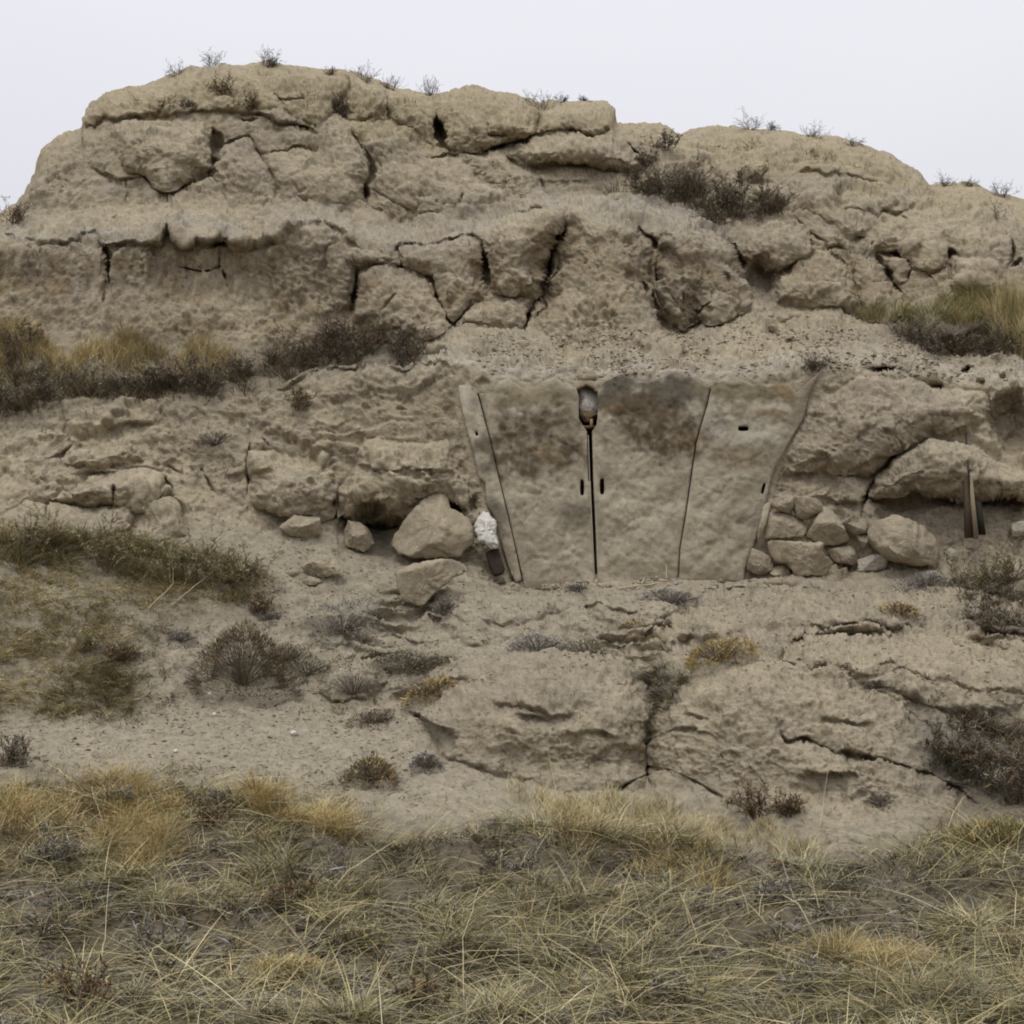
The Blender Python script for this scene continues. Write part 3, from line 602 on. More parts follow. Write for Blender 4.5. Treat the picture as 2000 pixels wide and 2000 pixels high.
def tube(p0, p1, r0, r1, colr):
    p0 = np.asarray(p0, float); p1 = np.asarray(p1, float); n = len(p0)
    d = p1-p0; d /= np.linalg.norm(d, axis=1)[:, None]+1e-9
    a = np.cross(d, np.array([.3, .2, .93])); a /= np.linalg.norm(a, axis=1)[:, None]+1e-9; b = np.cross(d, a)
    V = np.empty((n, 6, 3))
    for k in range(3):
        t = 2*math.pi*k/3; o = a*math.cos(t)+b*math.sin(t)
        V[:, k] = p0+o*np.asarray(r0)[:, None]; V[:, 3+k] = p1+o*np.asarray(r1)[:, None]
    fs = np.array([[0, 1, 4], [0, 4, 3], [1, 2, 5], [1, 5, 4], [2, 0, 3], [2, 3, 5]])
    F = (np.arange(n)*6)[:, None, None]+fs[None]
    return V.reshape(-1, 3), F.reshape(-1, 3), np.repeat(colr, 6, 0)
STRAW = C3(188, 173, 132); STRAW2 = C3(169, 159, 117); OLIVE = C3(137, 133, 91); SAGE = C3(146, 145, 126); DARK = C3(104, 91, 72); RUST = C3(146, 112, 74)
PURP = C3(160, 156, 158); GOLD = C3(182, 154, 96); PALES = C3(206, 192, 158); GREYB = C3(116, 108, 96)
def pick(n, palette, jit=.16):
    cs = np.array([c for c, w in palette]); ws = np.array([w for c, w in palette], float); ws /= ws.sum()
    c = cs[RNG.choice(len(cs), n, p=ws)]; return np.clip(c*(1+RNG.normal(0, jit, (n, 1))), .01, .9)

def scatter(poly, n, clump=9., keep=.0, seed=0, warp=1.0, fade=26.):
    """points of the region, thinned by a noise so that growth comes in clumps; the noise value is returned too"""
    px = [p[0] for p in poly]; py = [p[1] for p in poly]
    x0, x1, y0, y1 = max(min(px), -330), min(max(px), 2330), min(py), min(max(py), 2120)
    X = RNG.uniform(x0-20, x1+20, n*4); Y = RNG.uniform(y0-20, y1+20, n*4)
    q = np.stack([X/1000, Y/1000*1.6, X*0], -1).astype(f4)
    wx = pn(q*12, 90+seed)*26*warp+pn(q*40, 91+seed)*10*warp
    k = inside(poly, X+wx, Y+wx*.6)
    v = pn(q*clump, 70+seed)+.6*pn(q*clump*3.1, 71+seed)
    wx = wx+(v*14 if warp else 0); ed_, _t = poly_dist(poly+[poly[0]], X+wx, Y+wx*.6)
    k &= RNG.uniform(0, 1, len(X)) < np.clip(.5+v*1.3+keep, 0, 1)*sstep(0, fade, ed_)
    X, Y, v = X[k][:n], Y[k][:n], v[k][:n]
    return X, Y, v
def grass_patch(name, label, poly, n, L, palette, width=.004, lean=(.1, .9), curl=(.1, .9), clump=9., keep=0., seed=0, segs=3, az=None, group=None, extra=(), alt=None, fade=26.):
    X, Y, v = scatter(poly, n, clump, keep, seed, fade=fade)
    parts = []
    R = ground(X, Y); nn = len(X)
    up = gnormal(X, Y)*.35+np.array([0, 0, .8]); up = up/np.linalg.norm(up, axis=1)[:, None]
    # tussock structure: blades of a tuft lean the same way, away from its middle
    q = np.stack([X/1000, Y/1000*1.6, X*0], -1).astype(f4)
    a0 = pn(q*24, 33+seed)*5+pn(q*60, 34)*3
    a = (a0+RNG.normal(0, .9, nn)) if az is None else RNG.normal(az, .9, nn)
    ll = RNG.uniform(L[0], L[1], nn)*(1+.45*v)
    c = pick(nn, palette)
    if alt is not None:
        sel = (pn(q*5, 201)+.7*pn(q*13, 202)+.35*pn(q*34, 203)+RNG.normal(0, .12, nn)) > -.02
        c = np.where(sel[:, None], pick(nn, alt), c); ll = ll*np.where(sel, .6, 1.05)
    mixv = pn(q*6, 55+seed)
    c = c*(1+.36*mixv[:, None])*(1+.18*pn(q*17, 57+seed)[:, None])
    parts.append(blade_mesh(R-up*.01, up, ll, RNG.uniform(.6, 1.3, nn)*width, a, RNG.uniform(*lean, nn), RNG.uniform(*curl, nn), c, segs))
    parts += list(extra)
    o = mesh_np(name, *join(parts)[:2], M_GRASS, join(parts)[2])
    return tag(o, label, 'grass', group, 'stuff')
def yr(y0, y1, w=2000): return [(-80, y0), (w+80, y0), (w+80, y1), (-80, y1)]
# foreground grassland in four depth bands, so blades keep their true size
mixed = [(STRAW, 3), (STRAW2, 3.4), (OLIVE, 3.2), (SAGE, 3), (GREYB, 1.4), (DARK, .8), (RUST, .5)]
grass_patch('grass', 'short matted straw and olive grass covering the foreground', FG, 124000, (.05, .19), mixed, .0078, (.0, 1.3), (.1, 1.7), 7, .02, 1, 2, alt=[(SAGE, 3), (GREYB*.9, 4), (DARK*.8, 3), (OLIVE, 2.4), (STRAW2, .6)])
grass_patch('long_grass', 'long bent pale straws tangled over the foreground grass', FG, 7500, (.12, .36), [(STRAW, 3), (PALES, 1), (STRAW2, 4), (OLIVE, 2)], .0065, (.4, 1.8), (.2, 2.0), 6, -.2, 6, 3)
grass_patch('low_scrub', 'grey curled dead sage litter between the foreground grass', FG, 62000, (.025, .08), [(SAGE, 3), (GREYB, 3), (DARK*.85, 4), (PURP, 1)], .014, (.2, 1.4), (.6, 1.8), 14, -.1, 2, 2)
TOPG = [[(-80, 1590), (0, 1540), (150, 1530), (250, 1500), (380, 1520), (400, 1560), (300, 1640), (150, 1640), (0, 1700), (-80, 1700)], [(380, 1550), (520, 1540), (640, 1570), (745, 1615), (720, 1650), (600, 1640), (480, 1600)],
        [(900, 1640), (1000, 1610), (1200, 1605), (1350, 1640), (1420, 1680), (1480, 1800), (1350, 1760), (1200, 1690), (960, 1690)], [(180, 1560), (330, 1540), (380, 1600), (360, 1720), (200, 1740)],
        [(1500, 1850), (1700, 1830), (1900, 1900), (1700, 1960)]]
for k, p in enumerate(TOPG):
    grass_patch('tall_grass', ['pale straw grass along the sandy path at the left', 'golden grass edging the path left of centre', 'pale straw grass below the outcrop crack', 'taller golden brown grass in the left foreground', 'flattened pale grass low at the right'][k], p, 7500, (.07, .21), [(STRAW, 4), (GOLD, 3.2), (STRAW2, 2), (OLIVE, .8), (RUST, .8)], .0058, (0, .9), (.0, 1.2), 13, -.05, 10+k)
grass_patch('slope_grass', 'low yellow olive grass on the slope at the left', LS, 31000, (.03, .09), [(STRAW2*1.45, 5), (OLIVE*1.5, 1.4), (GOLD*1.2, 1.6), (SAGE*1.3, 2.5), (GREYB*1.3, 1.2), (STRAW*1.2, 4)], .0085, (.4, 1.6), (.3, 1.6), 12, .55, 20, 2, fade=45)
grass_patch('slope_grass', 'thin grass fading from the left slope into bare dirt', [(150,1180),(420,1190),(470,1230),(360,1260),(360,1400),(150,1420)], 7000, (.02, .07), mixed, .007, (.4, 1.6), (.3, 1.6), 18, -.1, 35, 2, fade=50)
grass_patch('slope_grass', 'sparse dry grass trailing down to the left end of the path', [(-80,1300),(240,1290),(330,1340),(400,1360),(300,1410),(0,1440),(-80,1440)], 8000, (.04, .1), mixed, .007, (.2, 1.3), (.2, 1.3), 12, -.15, 21)
grass_patch('ledge_grass', 'tall yellow grass on the left ledge of the bluff', [(-80,640),(60,645),(130,690),(240,665),(380,668),(480,700),(500,730),(380,745),(200,760),(-80,800)], 17000, (.12, .3), [(STRAW*1.15, 5), (GOLD, 3), (STRAW2, 2), (SAGE, 1)], .007, (0, .5), (0, .6), 8, .15, 22)
grass_patch('ledge_grass', 'green and yellow grass along the right ledge', [(1640,620),(1780,608),(1930,585),(2080,570),(2080,650),(1900,645),(1700,636)], 10000, (.1, .26), [(STRAW2, 4), (OLIVE*1.3, 4), (GOLD, 1.2), (SAGE, 2)], .008, (0, .7), (0, .8), 12, .2, 23, fade=12)
grass_patch('ledge_grass', 'tall golden grass standing at the right edge of the ledge', [(1945,640),(2000,610),(2080,600),(2080,720),(1990,712),(1955,690)], 4200, (.4, .85), [(GOLD*.85, 2), (STRAW*.9, 3), (STRAW2, 3), (OLIVE, 2)], .009, (0, .25), (0, .35), 9, .6, 24, fade=4)
grass_patch('path_grass', 'scattered grass wisps creeping from the foreground onto the path', [(-330,1490),(300,1460),(700,1520),(850,1560),(1000,1570),(1400,1620),(1700,1660),(1900,1600),(2080,1560),(2080,1700),(1500,1720),(900,1680),(600,1640),(-80,1600)], 12000, (.03, .12), mixed, .006, (.1, 1.2), (.1, 1.4), 16, -.3, 41, 2, fade=40)
grass_patch('path_grass', 'wispy dry grass at the foot of the outcrop', [(1000,1540),(1250,1550),(1400,1600),(1600,1640),(1640,1690),(1400,1680),(1000,1610)], 7000, (.06, .2), [(STRAW, 4), (PALES, 1), (STRAW2, 3)], .005, (0, .7), (0, .8), 12, .1, 25)

UG = [(DARK, 3), (GREYB, 4), (SAGE, 2), (RUST, .8), (OLIVE, 1)]
for k, (lb, p, n, L) in enumerate([
    ('dark dead scrub massed along the rim below the yellow ledge grass', [(-80,700),(40,690),(130,720),(250,735),(480,725),(520,745),(500,775),(380,790),(200,800),(60,815),(-80,830)], 9000, (.08, .22)),
    ('dark dead scrub massed on the middle ledge', [(520,735),(560,690),(640,660),(760,655),(850,690),(830,715),(700,722),(600,740),(530,760)], 6500, (.10, .30)),
    ('dark dead scrub in the hollow under the right ledge grass', [(1700,645),(1800,640),(1960,640),(2080,650),(2080,725),(1900,712),(1790,675)], 7000, (.08, .2)),
    ('dark brush tangled on the upper ledge', [(1190,380),(1270,345),(1360,345),(1400,370),(1540,395),(1550,430),(1440,455),(1350,430),(1230,415)], 5500, (.10, .32)),
    ('black grey brush at the right of the outcrop', [(1780,1450),(1850,1415),(1940,1400),(2080,1390),(2080,1590),(1990,1585),(1900,1545),(1830,1510)], 7000, (.06, .2)),
    ('tangled grey olive scrub bank at the top of the left slope', [(-80,1040),(60,1020),(220,1050),(420,1050),(540,1130),(550,1190),(460,1190),(300,1150),(120,1130),(-80,1110)], 11000, (.06, .2)),
    ('dead grey brush on the right end of the slope', [(1860,1150),(1960,1120),(2080,1110),(2080,1270),(1960,1260),(1890,1210)], 3500, (.05, .12)),
    ]):
    grass_patch('undergrowth', lb, p, n, L, UG if k != 5 else [(OLIVE*1.3, 3), (SAGE*1.2, 3), (GREYB*1.3, 3), (STRAW2*1.2, 4), (DARK, 1), (RUST*1.1, 1)], .0095, (.2, 1.3), (.1, 1.2), 16, .05, 60+k, 2)
def shrub_parts(w, h, n_main, depth, colr, leaf_pal, leaves, leaf_len, seed, spread=1.0, droop=0., thick=.006, ddir=None):
    r = np.random.default_rng(seed); segs = []; tips = []
    def grow(p, d, L, rad, lv):
        steps = 3
        for _ in range(steps):
            d = d+r.normal(0, .22, 3)+np.array([0, 0, .06-droop]); d = d/np.linalg.norm(d); q = p+d*L/steps
            segs.append((p, q, rad, rad*.8)); rad *= .8; p = q
            if lv > 0 and r.random() < .85:
                dd = d+r.normal(0, .55, 3); dd /= np.linalg.norm(dd); grow(p, dd, L*.62, rad*.7, lv-1)
        tips.append((p, d))
    for k in range(n_main):
        a = r.uniform(0, 2*math.pi); s = r.uniform(.1, 1)*spread
        el = np.array([math.cos(a)*s*w*.5, math.sin(a)*s*w*.35, h*r.uniform(.55, 1)])
        Lr = np.linalg.norm(el); grow(np.array([math.cos(a)*w*.06, math.sin(a)*w*.05, -.02]), el/Lr, Lr*.72, thick*r.uniform(.6, 1.2), depth)
    p0 = np.array([s[0] for s in segs]); p1 = np.array([s[1] for s in segs]); r0 = np.array([s[2] for s in segs]); r1 = np.array([s[3] for s in segs])
    tw = tube(p0, p1, np.maximum(r0, .0016), np.maximum(r1, .0013), np.clip(colr*(1+r.normal(0, .15, (len(p0), 1))), .01, .9))
    lf = None
    if leaves:
        idx = r.integers(0, len(p0), leaves); t = r.random((leaves, 1)); R = p0[idx]*(1-t)+p1[idx]*t
        keep = R[:, 2] > 0; R = R[keep]; n = len(R)
        up = r.normal(0, .7, (n, 3))+np.array([0, 0, .7]); up /= np.linalg.norm(up, axis=1)[:, None]
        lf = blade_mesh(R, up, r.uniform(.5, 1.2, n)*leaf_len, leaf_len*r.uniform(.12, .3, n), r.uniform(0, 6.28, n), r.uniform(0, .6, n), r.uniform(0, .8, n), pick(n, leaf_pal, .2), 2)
    return tw, lf
SHR = [0]
def shrub(x, y, wp, hp, label, style='dark', name='shrub', cat='shrub', group=None, sink=0.):
    SHR[0] += 1
    b = ground(x, y)[0]; m = b[1]/FPX; w, h = wp*m, hp*m*(.68 if style == 'tiny' else 1.0); w = w*(1.15 if style == 'tiny' else 1.1)
    st = {'dark': (GREYB*.85, [(DARK, 3), (GREYB, 4), (RUST, 1), (SAGE, 2)], 14, 2, 3600, .055, .006),
          'grey': (GREYB, [(GREYB, 3), (SAGE, 3), (DARK, 1.2), (STRAW2, 1), (PURP, 1)], 15, 2, 4200, .05, .006),
          'bare': (GREYB, [(GREYB, 3), (SAGE, 2)], 8, 2, 500, .03, .004),
          'brown': (C3(96, 78, 58), [(RUST, 2.4), (DARK, 3), (STRAW2, 1), (GREYB, 2)], 13, 2, 3200, .05, .006),
          'olive': (C3(136, 120, 94), [(OLIVE*1.2, 4), (STRAW2*1.2, 3), (RUST, 1.4), (DARK, 1.5), (SAGE*1.2, 3), (GREYB*1.2, 2)], 14, 2, 3600, .05, .006),
          'tiny': (C3(78, 72, 66), [(C3(104, 101, 95), 3), (GREYB, 3), (DARK, 1)], 18, 2, 2600, .024, .0038)}[style]
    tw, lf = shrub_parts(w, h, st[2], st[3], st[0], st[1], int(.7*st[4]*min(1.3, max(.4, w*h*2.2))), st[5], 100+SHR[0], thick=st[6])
    root = empty(name, b, label, cat, group)
    mesh_np('branches', tw[0], tw[1], M_TWIG, tw[2], root)
    if lf is not None: mesh_np('foliage', lf[0], lf[1], M_GRASS, lf[2], root)
    return root
HUMMOCK = 'big dark brown hummock of fine grass left of centre'
def cushion(x, y, wp, hp, label, palette, n=1800, leaf=.05, wid=.006, name='cushion_plant', cat='plant', group=None, rise=.25, lean=.3):
    n = int(n*.75); wid *= 1.15
    """dense dome of short shoots; the surface shoots hide a low core of older stems"""
    b = ground(x, y)[0]; m = b[1]/FPX; w, h = wp*m*.56, hp*m*.8
    th = RNG.uniform(0, 2*math.pi, n); u = RNG.uniform(0, 1, n)**.5; ph = u*math.pi/2
    bump_ = 1+.22*np.sin(th*3+x)+.12*np.sin(th*7+y)
    R = np.stack([np.cos(th)*np.sin(ph)*w*bump_, np.sin(th)*np.sin(ph)*w*.8*bump_, np.cos(ph)*h*(1+.1*np.sin(th*5))-.01], -1)
    R *= RNG.uniform(.84, 1.03, (n, 1))
    # follow the slope the plant sits on
    nrm = gnormal(x, y)[0]; 
    if nrm[2] > .3: R[:, 2] -= (R[:, 0]*nrm[0]+R[:, 1]*nrm[1])/nrm[2]*.8
    up = np.stack([np.cos(th)*np.sin(ph), np.sin(th)*np.sin(ph), np.cos(ph)+rise], -1)+RNG.normal(0, .28 if label == HUMMOCK else .6, (n, 3)); up /= np.linalg.norm(up, axis=1)[:, None]
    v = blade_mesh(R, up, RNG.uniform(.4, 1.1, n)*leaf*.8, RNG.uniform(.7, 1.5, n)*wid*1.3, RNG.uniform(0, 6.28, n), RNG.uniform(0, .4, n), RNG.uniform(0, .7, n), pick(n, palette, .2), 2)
    root = empty(name, b, label, cat, group)
    mesh_np('shoots', v[0], v[1], M_GRASS, v[2], root)
    k = 90; a = RNG.uniform(0, 6.28, k); rr = RNG.uniform(.3, .95, k)
    tip = np.stack([np.cos(a)*w*rr, np.sin(a)*w*.8*rr, h*np.sqrt(1-rr**2)*.95], -1)
    t = tube(np.zeros((k, 3))+np.array([0, 0, -.02]), tip, np.full(k, .005), np.full(k, .0025), np.tile(GREYB, (k, 1)))
    mesh_np('stems', t[0], t[1], M_TWIG, t[2], root)
    return root

g1 = 'small shrubs along the crest against the sky'
for x, y, w, h, st, lb in [
    (345, 150, 55, 34, 'tiny', 'leftmost small grey shrub on the crest against the sky'),
    (415, 138, 66, 42, 'tiny', 'dense grey shrub on the crest, second from the left'),
    (532, 128, 30, 30, 'tiny', 'short dark shrub at the highest point of the crest'),
    (520, 130, 46, 62, 'tiny', 'tall thin stalked plant sticking up at the highest point of the crest'),
    (645, 145, 30, 22, 'tiny', 'very low dark sprig on the crest right of the summit'),
    (712, 158, 64, 50, 'tiny', 'wide twiggy shrub on the crest, left of a pair'),
    (765, 172, 44, 44, 'tiny', 'reddish twiggy shrub on the crest, right of a pair'),
    (838, 192, 58, 46, 'tiny', 'slanting dark shrub on the crest left of the round cap boulder'),
    (1058, 214, 76, 52, 'tiny', 'flat topped twiggy shrub in the notch between two cap boulders'),
    (1100, 206, 30, 20, 'tiny', 'tiny sprig on the right cap boulder'),
    (1140, 204, 24, 16, 'tiny', 'faint sprig near the right end of the right cap boulder'),
    (1465, 258, 70, 46, 'tiny', 'spindly shrub on the broad right crest'),
    (1508, 258, 28, 28, 'tiny', 'small sprig between the two bigger shrubs of the right crest'),
    (1590, 266, 62, 46, 'tiny', 'rounded blue grey shrub on the broad right crest'),
    (1668, 284, 46, 22, 'tiny', 'low sprigs where the right crest starts to fall'),
    (1848, 362, 40, 36, 'tiny', 'small thin shrub on the lower right crest'),
    (1895, 362, 36, 30, 'tiny', 'pale wispy shrub on the lower right crest'),
    (1958, 385, 56, 44, 'tiny', 'rightmost dense shrub on the crest')]:
    shrub(x, y, w, h, lb, st, group=g1)
for x, y, w, h, st, lb in [
    (300, 222, 110, 36, 'brown', 'low brown shrub under the left end of the cap rock'),
    (372, 218, 60, 24, 'dark', 'thin dark growth in the joint under the cap rock'),
    (438, 180, 50, 44, 'brown', 'brown dead shrub on the cap rock below the crest shrub'),
    (490, 216, 52, 36, 'brown', 'pale brown tuft on the ledge under the summit'),
    (30, 440, 70, 50, 'brown', 'golden brown shrub at the far left shoulder of the bluff'),
    (668, 226, 34, 44, 'dark', 'dark growth in the fissure right of the summit'),
    (1302, 300, 90, 42, 'dark', 'dark shrub in the saddle between the two crests'),
    (1262, 330, 50, 44, 'dark', 'small dark shrub just below the saddle'),
    (1255, 400, 120, 60, 'dark', 'left end of the dark shrub thicket on the upper ledge'),
    (1330, 405, 150, 84, 'dark', 'middle and densest dark shrub of the upper ledge thicket'),
    (1440, 425, 120, 76, 'dark', 'dark shrub with long grey twigs right of the thicket centre'),
    (1510, 420, 110, 54, 'dark', 'rightmost dark shrub of the upper ledge thicket'),
    (1400, 440, 80, 40, 'dark', 'low dark shrub spilling below the upper ledge thicket'),
    (1455, 360, 90, 40, 'dark', 'thin dark shrub above the upper ledge thicket'),
    (1945, 440, 50, 50, 'bare', 'leafless forked shrub on the far right rock slope'),
    (1350, 640, 30, 16, 'dark', 'tiny dark sprig under the blocky buttress'),
    (1590, 726, 60, 24, 'dark', 'black dead plant above the right end of the gate'),
    (582, 800, 100, 50, 'brown', 'brown shrub with a hanging root on the rock face left of the gate'),
    (40, 700, 130, 60, 'dark', 'dark shrub behind the yellow grass at the left edge'),
    (60, 800, 150, 56, 'dark', 'dark shrub on the rim at the far left'),
    (190, 775, 130, 44, 'dark', 'low dark shrub on the rim, right of the far left one'),
    (310, 765, 140, 60, 'dark', 'dark shrub below the yellow ledge grass'),
    (400, 775, 130, 70, 'dark', 'dark shrub with bare roots hanging over the left rim'),
    (480, 740, 90, 50, 'dark', 'low dark shrub between the yellow grass and the wide thicket'),
    (590, 725, 130, 70, 'dark', 'left half of the wide dark thicket on the middle ledge'),
    (680, 712, 150, 86, 'dark', 'tallest dark shrub of the wide thicket on the middle ledge'),
    (790, 712, 120, 60, 'dark', 'right end of the wide dark thicket on the middle ledge'),
    (720, 690, 90, 70, 'brown', 'tan brown twiggy shrub behind the wide thicket'),
    (1780, 668, 120, 34, 'dark', 'left low dark shrub in the hollow under the right ledge grass'),
    (1860, 690, 140, 44, 'dark', 'middle low dark shrub in the hollow under the right ledge grass'),
    (1935, 705, 120, 46, 'dark', 'right low dark shrub beside the tall golden grass'),
    (60, 1090, 190, 90, 'olive', 'olive brown shrub at the left edge above the slope'),
    (210, 1110, 180, 96, 'olive', 'olive grey shrub at the left, second from the edge'),
    (340, 1150, 220, 100, 'olive', 'large tangled olive shrub with pale bare branches'),
    (450, 1160, 170, 90, 'olive', 'rusty end of the shrub bank on the left slope'),
    (510, 1200, 80, 46, 'brown', 'low rust coloured shrub at the tip of the shrub bank'),
    (240, 1292, 66, 50, 'brown', 'small brown dead shrub on the left slope'),
    (165, 1275, 80, 40, 'olive', 'small olive shrub beside the brown dead one'),
    (30, 1492, 110, 56, 'dark', 'dark grey shrub at the left end of the sandy path'),
    (1900, 1150, 150, 66, 'olive', 'rust and green shrub right of the boulder pile'),
    (1975, 1140, 90, 70, 'olive', 'olive shrub at the right edge below the post'),
    (1950, 1230, 130, 60, 'dark', 'grey dark low shrub at the right edge of the slope'),
    (1900, 1530, 200, 110, 'dark', 'large black grey shrub at the right of the outcrop'),
    (1985, 1560, 110, 150, 'dark', 'tallest black shrub at the right edge'),
    (1480, 1600, 110, 76, 'brown', 'brown grassy shrub at the foot of the outcrop'),
    (1545, 1600, 90, 40, 'brown', 'low rusty shrub beside the brown one at the foot of the outcrop'),
    (1520, 1762, 110, 44, 'grey', 'dark purple grey shrub in the right foreground'),
    (1620, 1930, 170, 80, 'grey', 'dark mounded shrub low in the right foreground'),
    (1320, 1960, 140, 70, 'grey', 'black twiggy shrub at the bottom centre right'),
    (430, 1590, 90, 40, 'grey', 'dark grey shrub in the golden grass near the path'),
    (240, 1580, 80, 40, 'grey', 'dark shrub behind the golden grass at the left'),
    (100, 1695, 110, 44, 'grey', 'dark grey low shrub in the left foreground'),
    (560, 1770, 120, 60, 'brown', 'rust brown shrub in the middle of the left foreground'),
    (420, 1620, 130, 44, 'brown', 'low brown shrub under the golden grass'),
    (300, 1870, 170, 70, 'grey', 'dark grassy shrub low at the left'),
    (160, 1990, 160, 80, 'brown', 'rusty shrub at the bottom left corner'),
    (830, 1990, 150, 70, 'brown', 'brown shrub at the bottom edge left of centre'),
    (1000, 1700, 120, 40, 'grey', 'dark shrub in the grass below the path centre'),
    (1190, 1690, 90, 36, 'bare', 'grey curled shrub in the pale grass right of centre'),
    (700, 1840, 120, 50, 'olive', 'olive shrub in the foreground left of centre'),
    (1860, 1770, 120, 44, 'bare', 'grey white lichened shrub in the right foreground')]:
    shrub(x, y, w, h, lb, st)
gy = [(GOLD, 4), (STRAW, 2), (OLIVE, 1), (RUST, 1)]; gr = [(SAGE, 3), (PURP, 3), (C3(138, 136, 132), 2), (DARK, .7)]
br = [(GREYB, 2), (RUST, 1.5), (C3(98, 86, 60), 4), (OLIVE, 1.4), (DARK, 1)]
for x, y, w, h, pal, n, lf, wd, lb in [
    (474, 1342, 165, 135, [(C3(98, 86, 60), 5), (GREYB, 2), (RUST, 1.2), (OLIVE, 1), (DARK, 1)], 9000, .09, .005, 'big dark brown hummock of fine grass left of centre'),
    (560, 1290, 80, 40, br, 1400, .05, .006, 'low brown tail growing from the big hummock'),
    (672, 1240, 120, 42, gr, 3200, .04, .007, 'lavender grey cushion plant above the rocky nub'),
    (600, 1310, 110, 34, [(SAGE, 4), (OLIVE, 2), (PURP, 1)], 2400, .035, .008, 'grey green mat between the hummock and the rocky nub'),
    (800, 1310, 150, 34, [(SAGE, 4), (OLIVE, 2), (GREYB, 2)], 2800, .035, .008, 'grey green mat right of the rocky nub'),
    (690, 1355, 110, 50, [(RUST, 2), (GREYB, 3), (STRAW2, 2)], 1800, .04, .007, 'brown dead growth over the rocky nub'),
    (353, 1252, 56, 22, gr, 900, .03, .007, 'small grey cushion left of the big hummock'),
    (528, 1214, 46, 18, gr, 700, .03, .007, 'smallest grey cushion above the big hummock'),
    (838, 1362, 92, 34, gy, 1900, .06, .006, 'elongated golden tussock left of the outcrop'),
    (728, 1410, 84, 26, br, 1200, .04, .006, 'flat olive tuft on the bank above the path'),
    (726, 1528, 90, 56, [(RUST, 2), (OLIVE, 2), (GREYB, 2), (GOLD, 1)], 2000, .07, .007, 'brown and green bushy tuft on the sandy path'),
    (832, 1500, 56, 34, gr, 1000, .04, .008, 'lavender grey plant beside the bushy tuft on the path'),
    (1050, 1275, 110, 46, gr, 2600, .04, .007, 'grey cushion below the gate, left of a pair'),
    (1150, 1280, 100, 44, [(SAGE, 3), (OLIVE, 3), (GREYB, 2)], 2200, .04, .007, 'grey green cushion below the gate, right of a pair'),
    (1258, 1250, 80, 26, gy, 1200, .05, .006, 'low yellowish tuft right of the paired cushions'),
    (1310, 1180, 110, 34, [(PURP, 4), (GREYB, 2)], 2000, .035, .007, 'purple grey mat just below the gate sticks'),
    (1125, 1160, 40, 18, [(PURP, 4), (GREYB, 2)], 500, .03, .007, 'tiny purple plant at the threshold of the gate'),
    (1403, 1300, 122, 48, gy, 3000, .07, .006, 'golden tussock in the middle of the rock slope'),
    (1758, 1208, 68, 26, gy, 1100, .05, .007, 'small bright golden tuft at the right of the slope'),
    (1808, 1150, 90, 34, gr, 1900, .04, .008, 'grey cushion under the largest loose boulder'),
    (868, 1195, 60, 26, gr, 900, .04, .008, 'grey tuft below the broken boulder left of the gate'),
    (1930, 1650, 150, 60, [(STRAW2, 3), (OLIVE, 3), (GOLD, 1)], 4200, .12, .006, 'big rounded olive straw tussock at the right edge'),
    (560, 1915, 150, 56, [(STRAW, 3), (STRAW2, 3), (GOLD, 2)], 3800, .13, .005, 'spreading golden tussock low left of centre'),
    (640, 1130, 60, 22, [(SAGE, 2), (STRAW2, 1)], 500, .04, .006, 'thin grey plant on the flat slab left of the boulders'),
    (1710, 1345, 60, 20, [(SAGE, 2), (GREYB, 1)], 500, .03, .007, 'thin grey mat in a hollow of the right slope'),
    (420, 865, 90, 30, [(SAGE, 3), (C3(120, 122, 118), 3)], 1200, .035, .008, 'grey green lichen like plant on the left rock face'),
    (1720, 1570, 60, 26, [(SAGE, 3), (GREYB, 2)], 500, .05, .007, 'grey plant at the foot of the outcrop on the right'),
    ]: cushion(x, y, w, h, lb, pal, n, lf, wd)
hang = grass_patch('hanging_plant', 'dry grey brown plant growing down into the vertical crack of the outcrop', [(1285,1318),(1360,1322),(1325,1360),(1292,1405),(1272,1460),(1255,1470),(1240,1440),(1248,1385),(1262,1345)], 5200, (.05, .13), [(GREYB, 3), (OLIVE, 2), (STRAW2, 2), (DARK, 1), (SAGE, 2)], .006, (.2, 1.4), (.6, 1.8), 9, .8, 77, fade=3)
del hang['kind']; hang['category'] = 'plant'
def stalk(pts, rad, label, colr=PALES, name='dry_stalk', cat='stalk', lift=.03, group=None, mid=.0):
    n = len(pts); Pp = np.concatenate([ground(x, y)+np.array([0, -.02, l]) for x, y, l in pts])
    sm = []
    for i in range(n-1):
        for k in range(4): sm.append(Pp[i]*(1-k/4)+Pp[i+1]*k/4)
    sm.append(Pp[-1]); sm = np.array(sm)+RNG.normal(0, rad*.5, (len(sm), 3)); b = sm[0].copy(); sm -= b
    r = np.linspace(rad, rad*.5, len(sm))
    t = tube(sm[:-1], sm[1:], r[:-1], r[1:], np.tile(colr, (len(sm)-1, 1)))
    o = mesh_np(name, t[0], t[1], M_TWIG, t[2]); o.location = tuple(float(c) for c in b); return tag(o, label, cat, group)
sg = 'long pale dry stalks in the foreground grass'
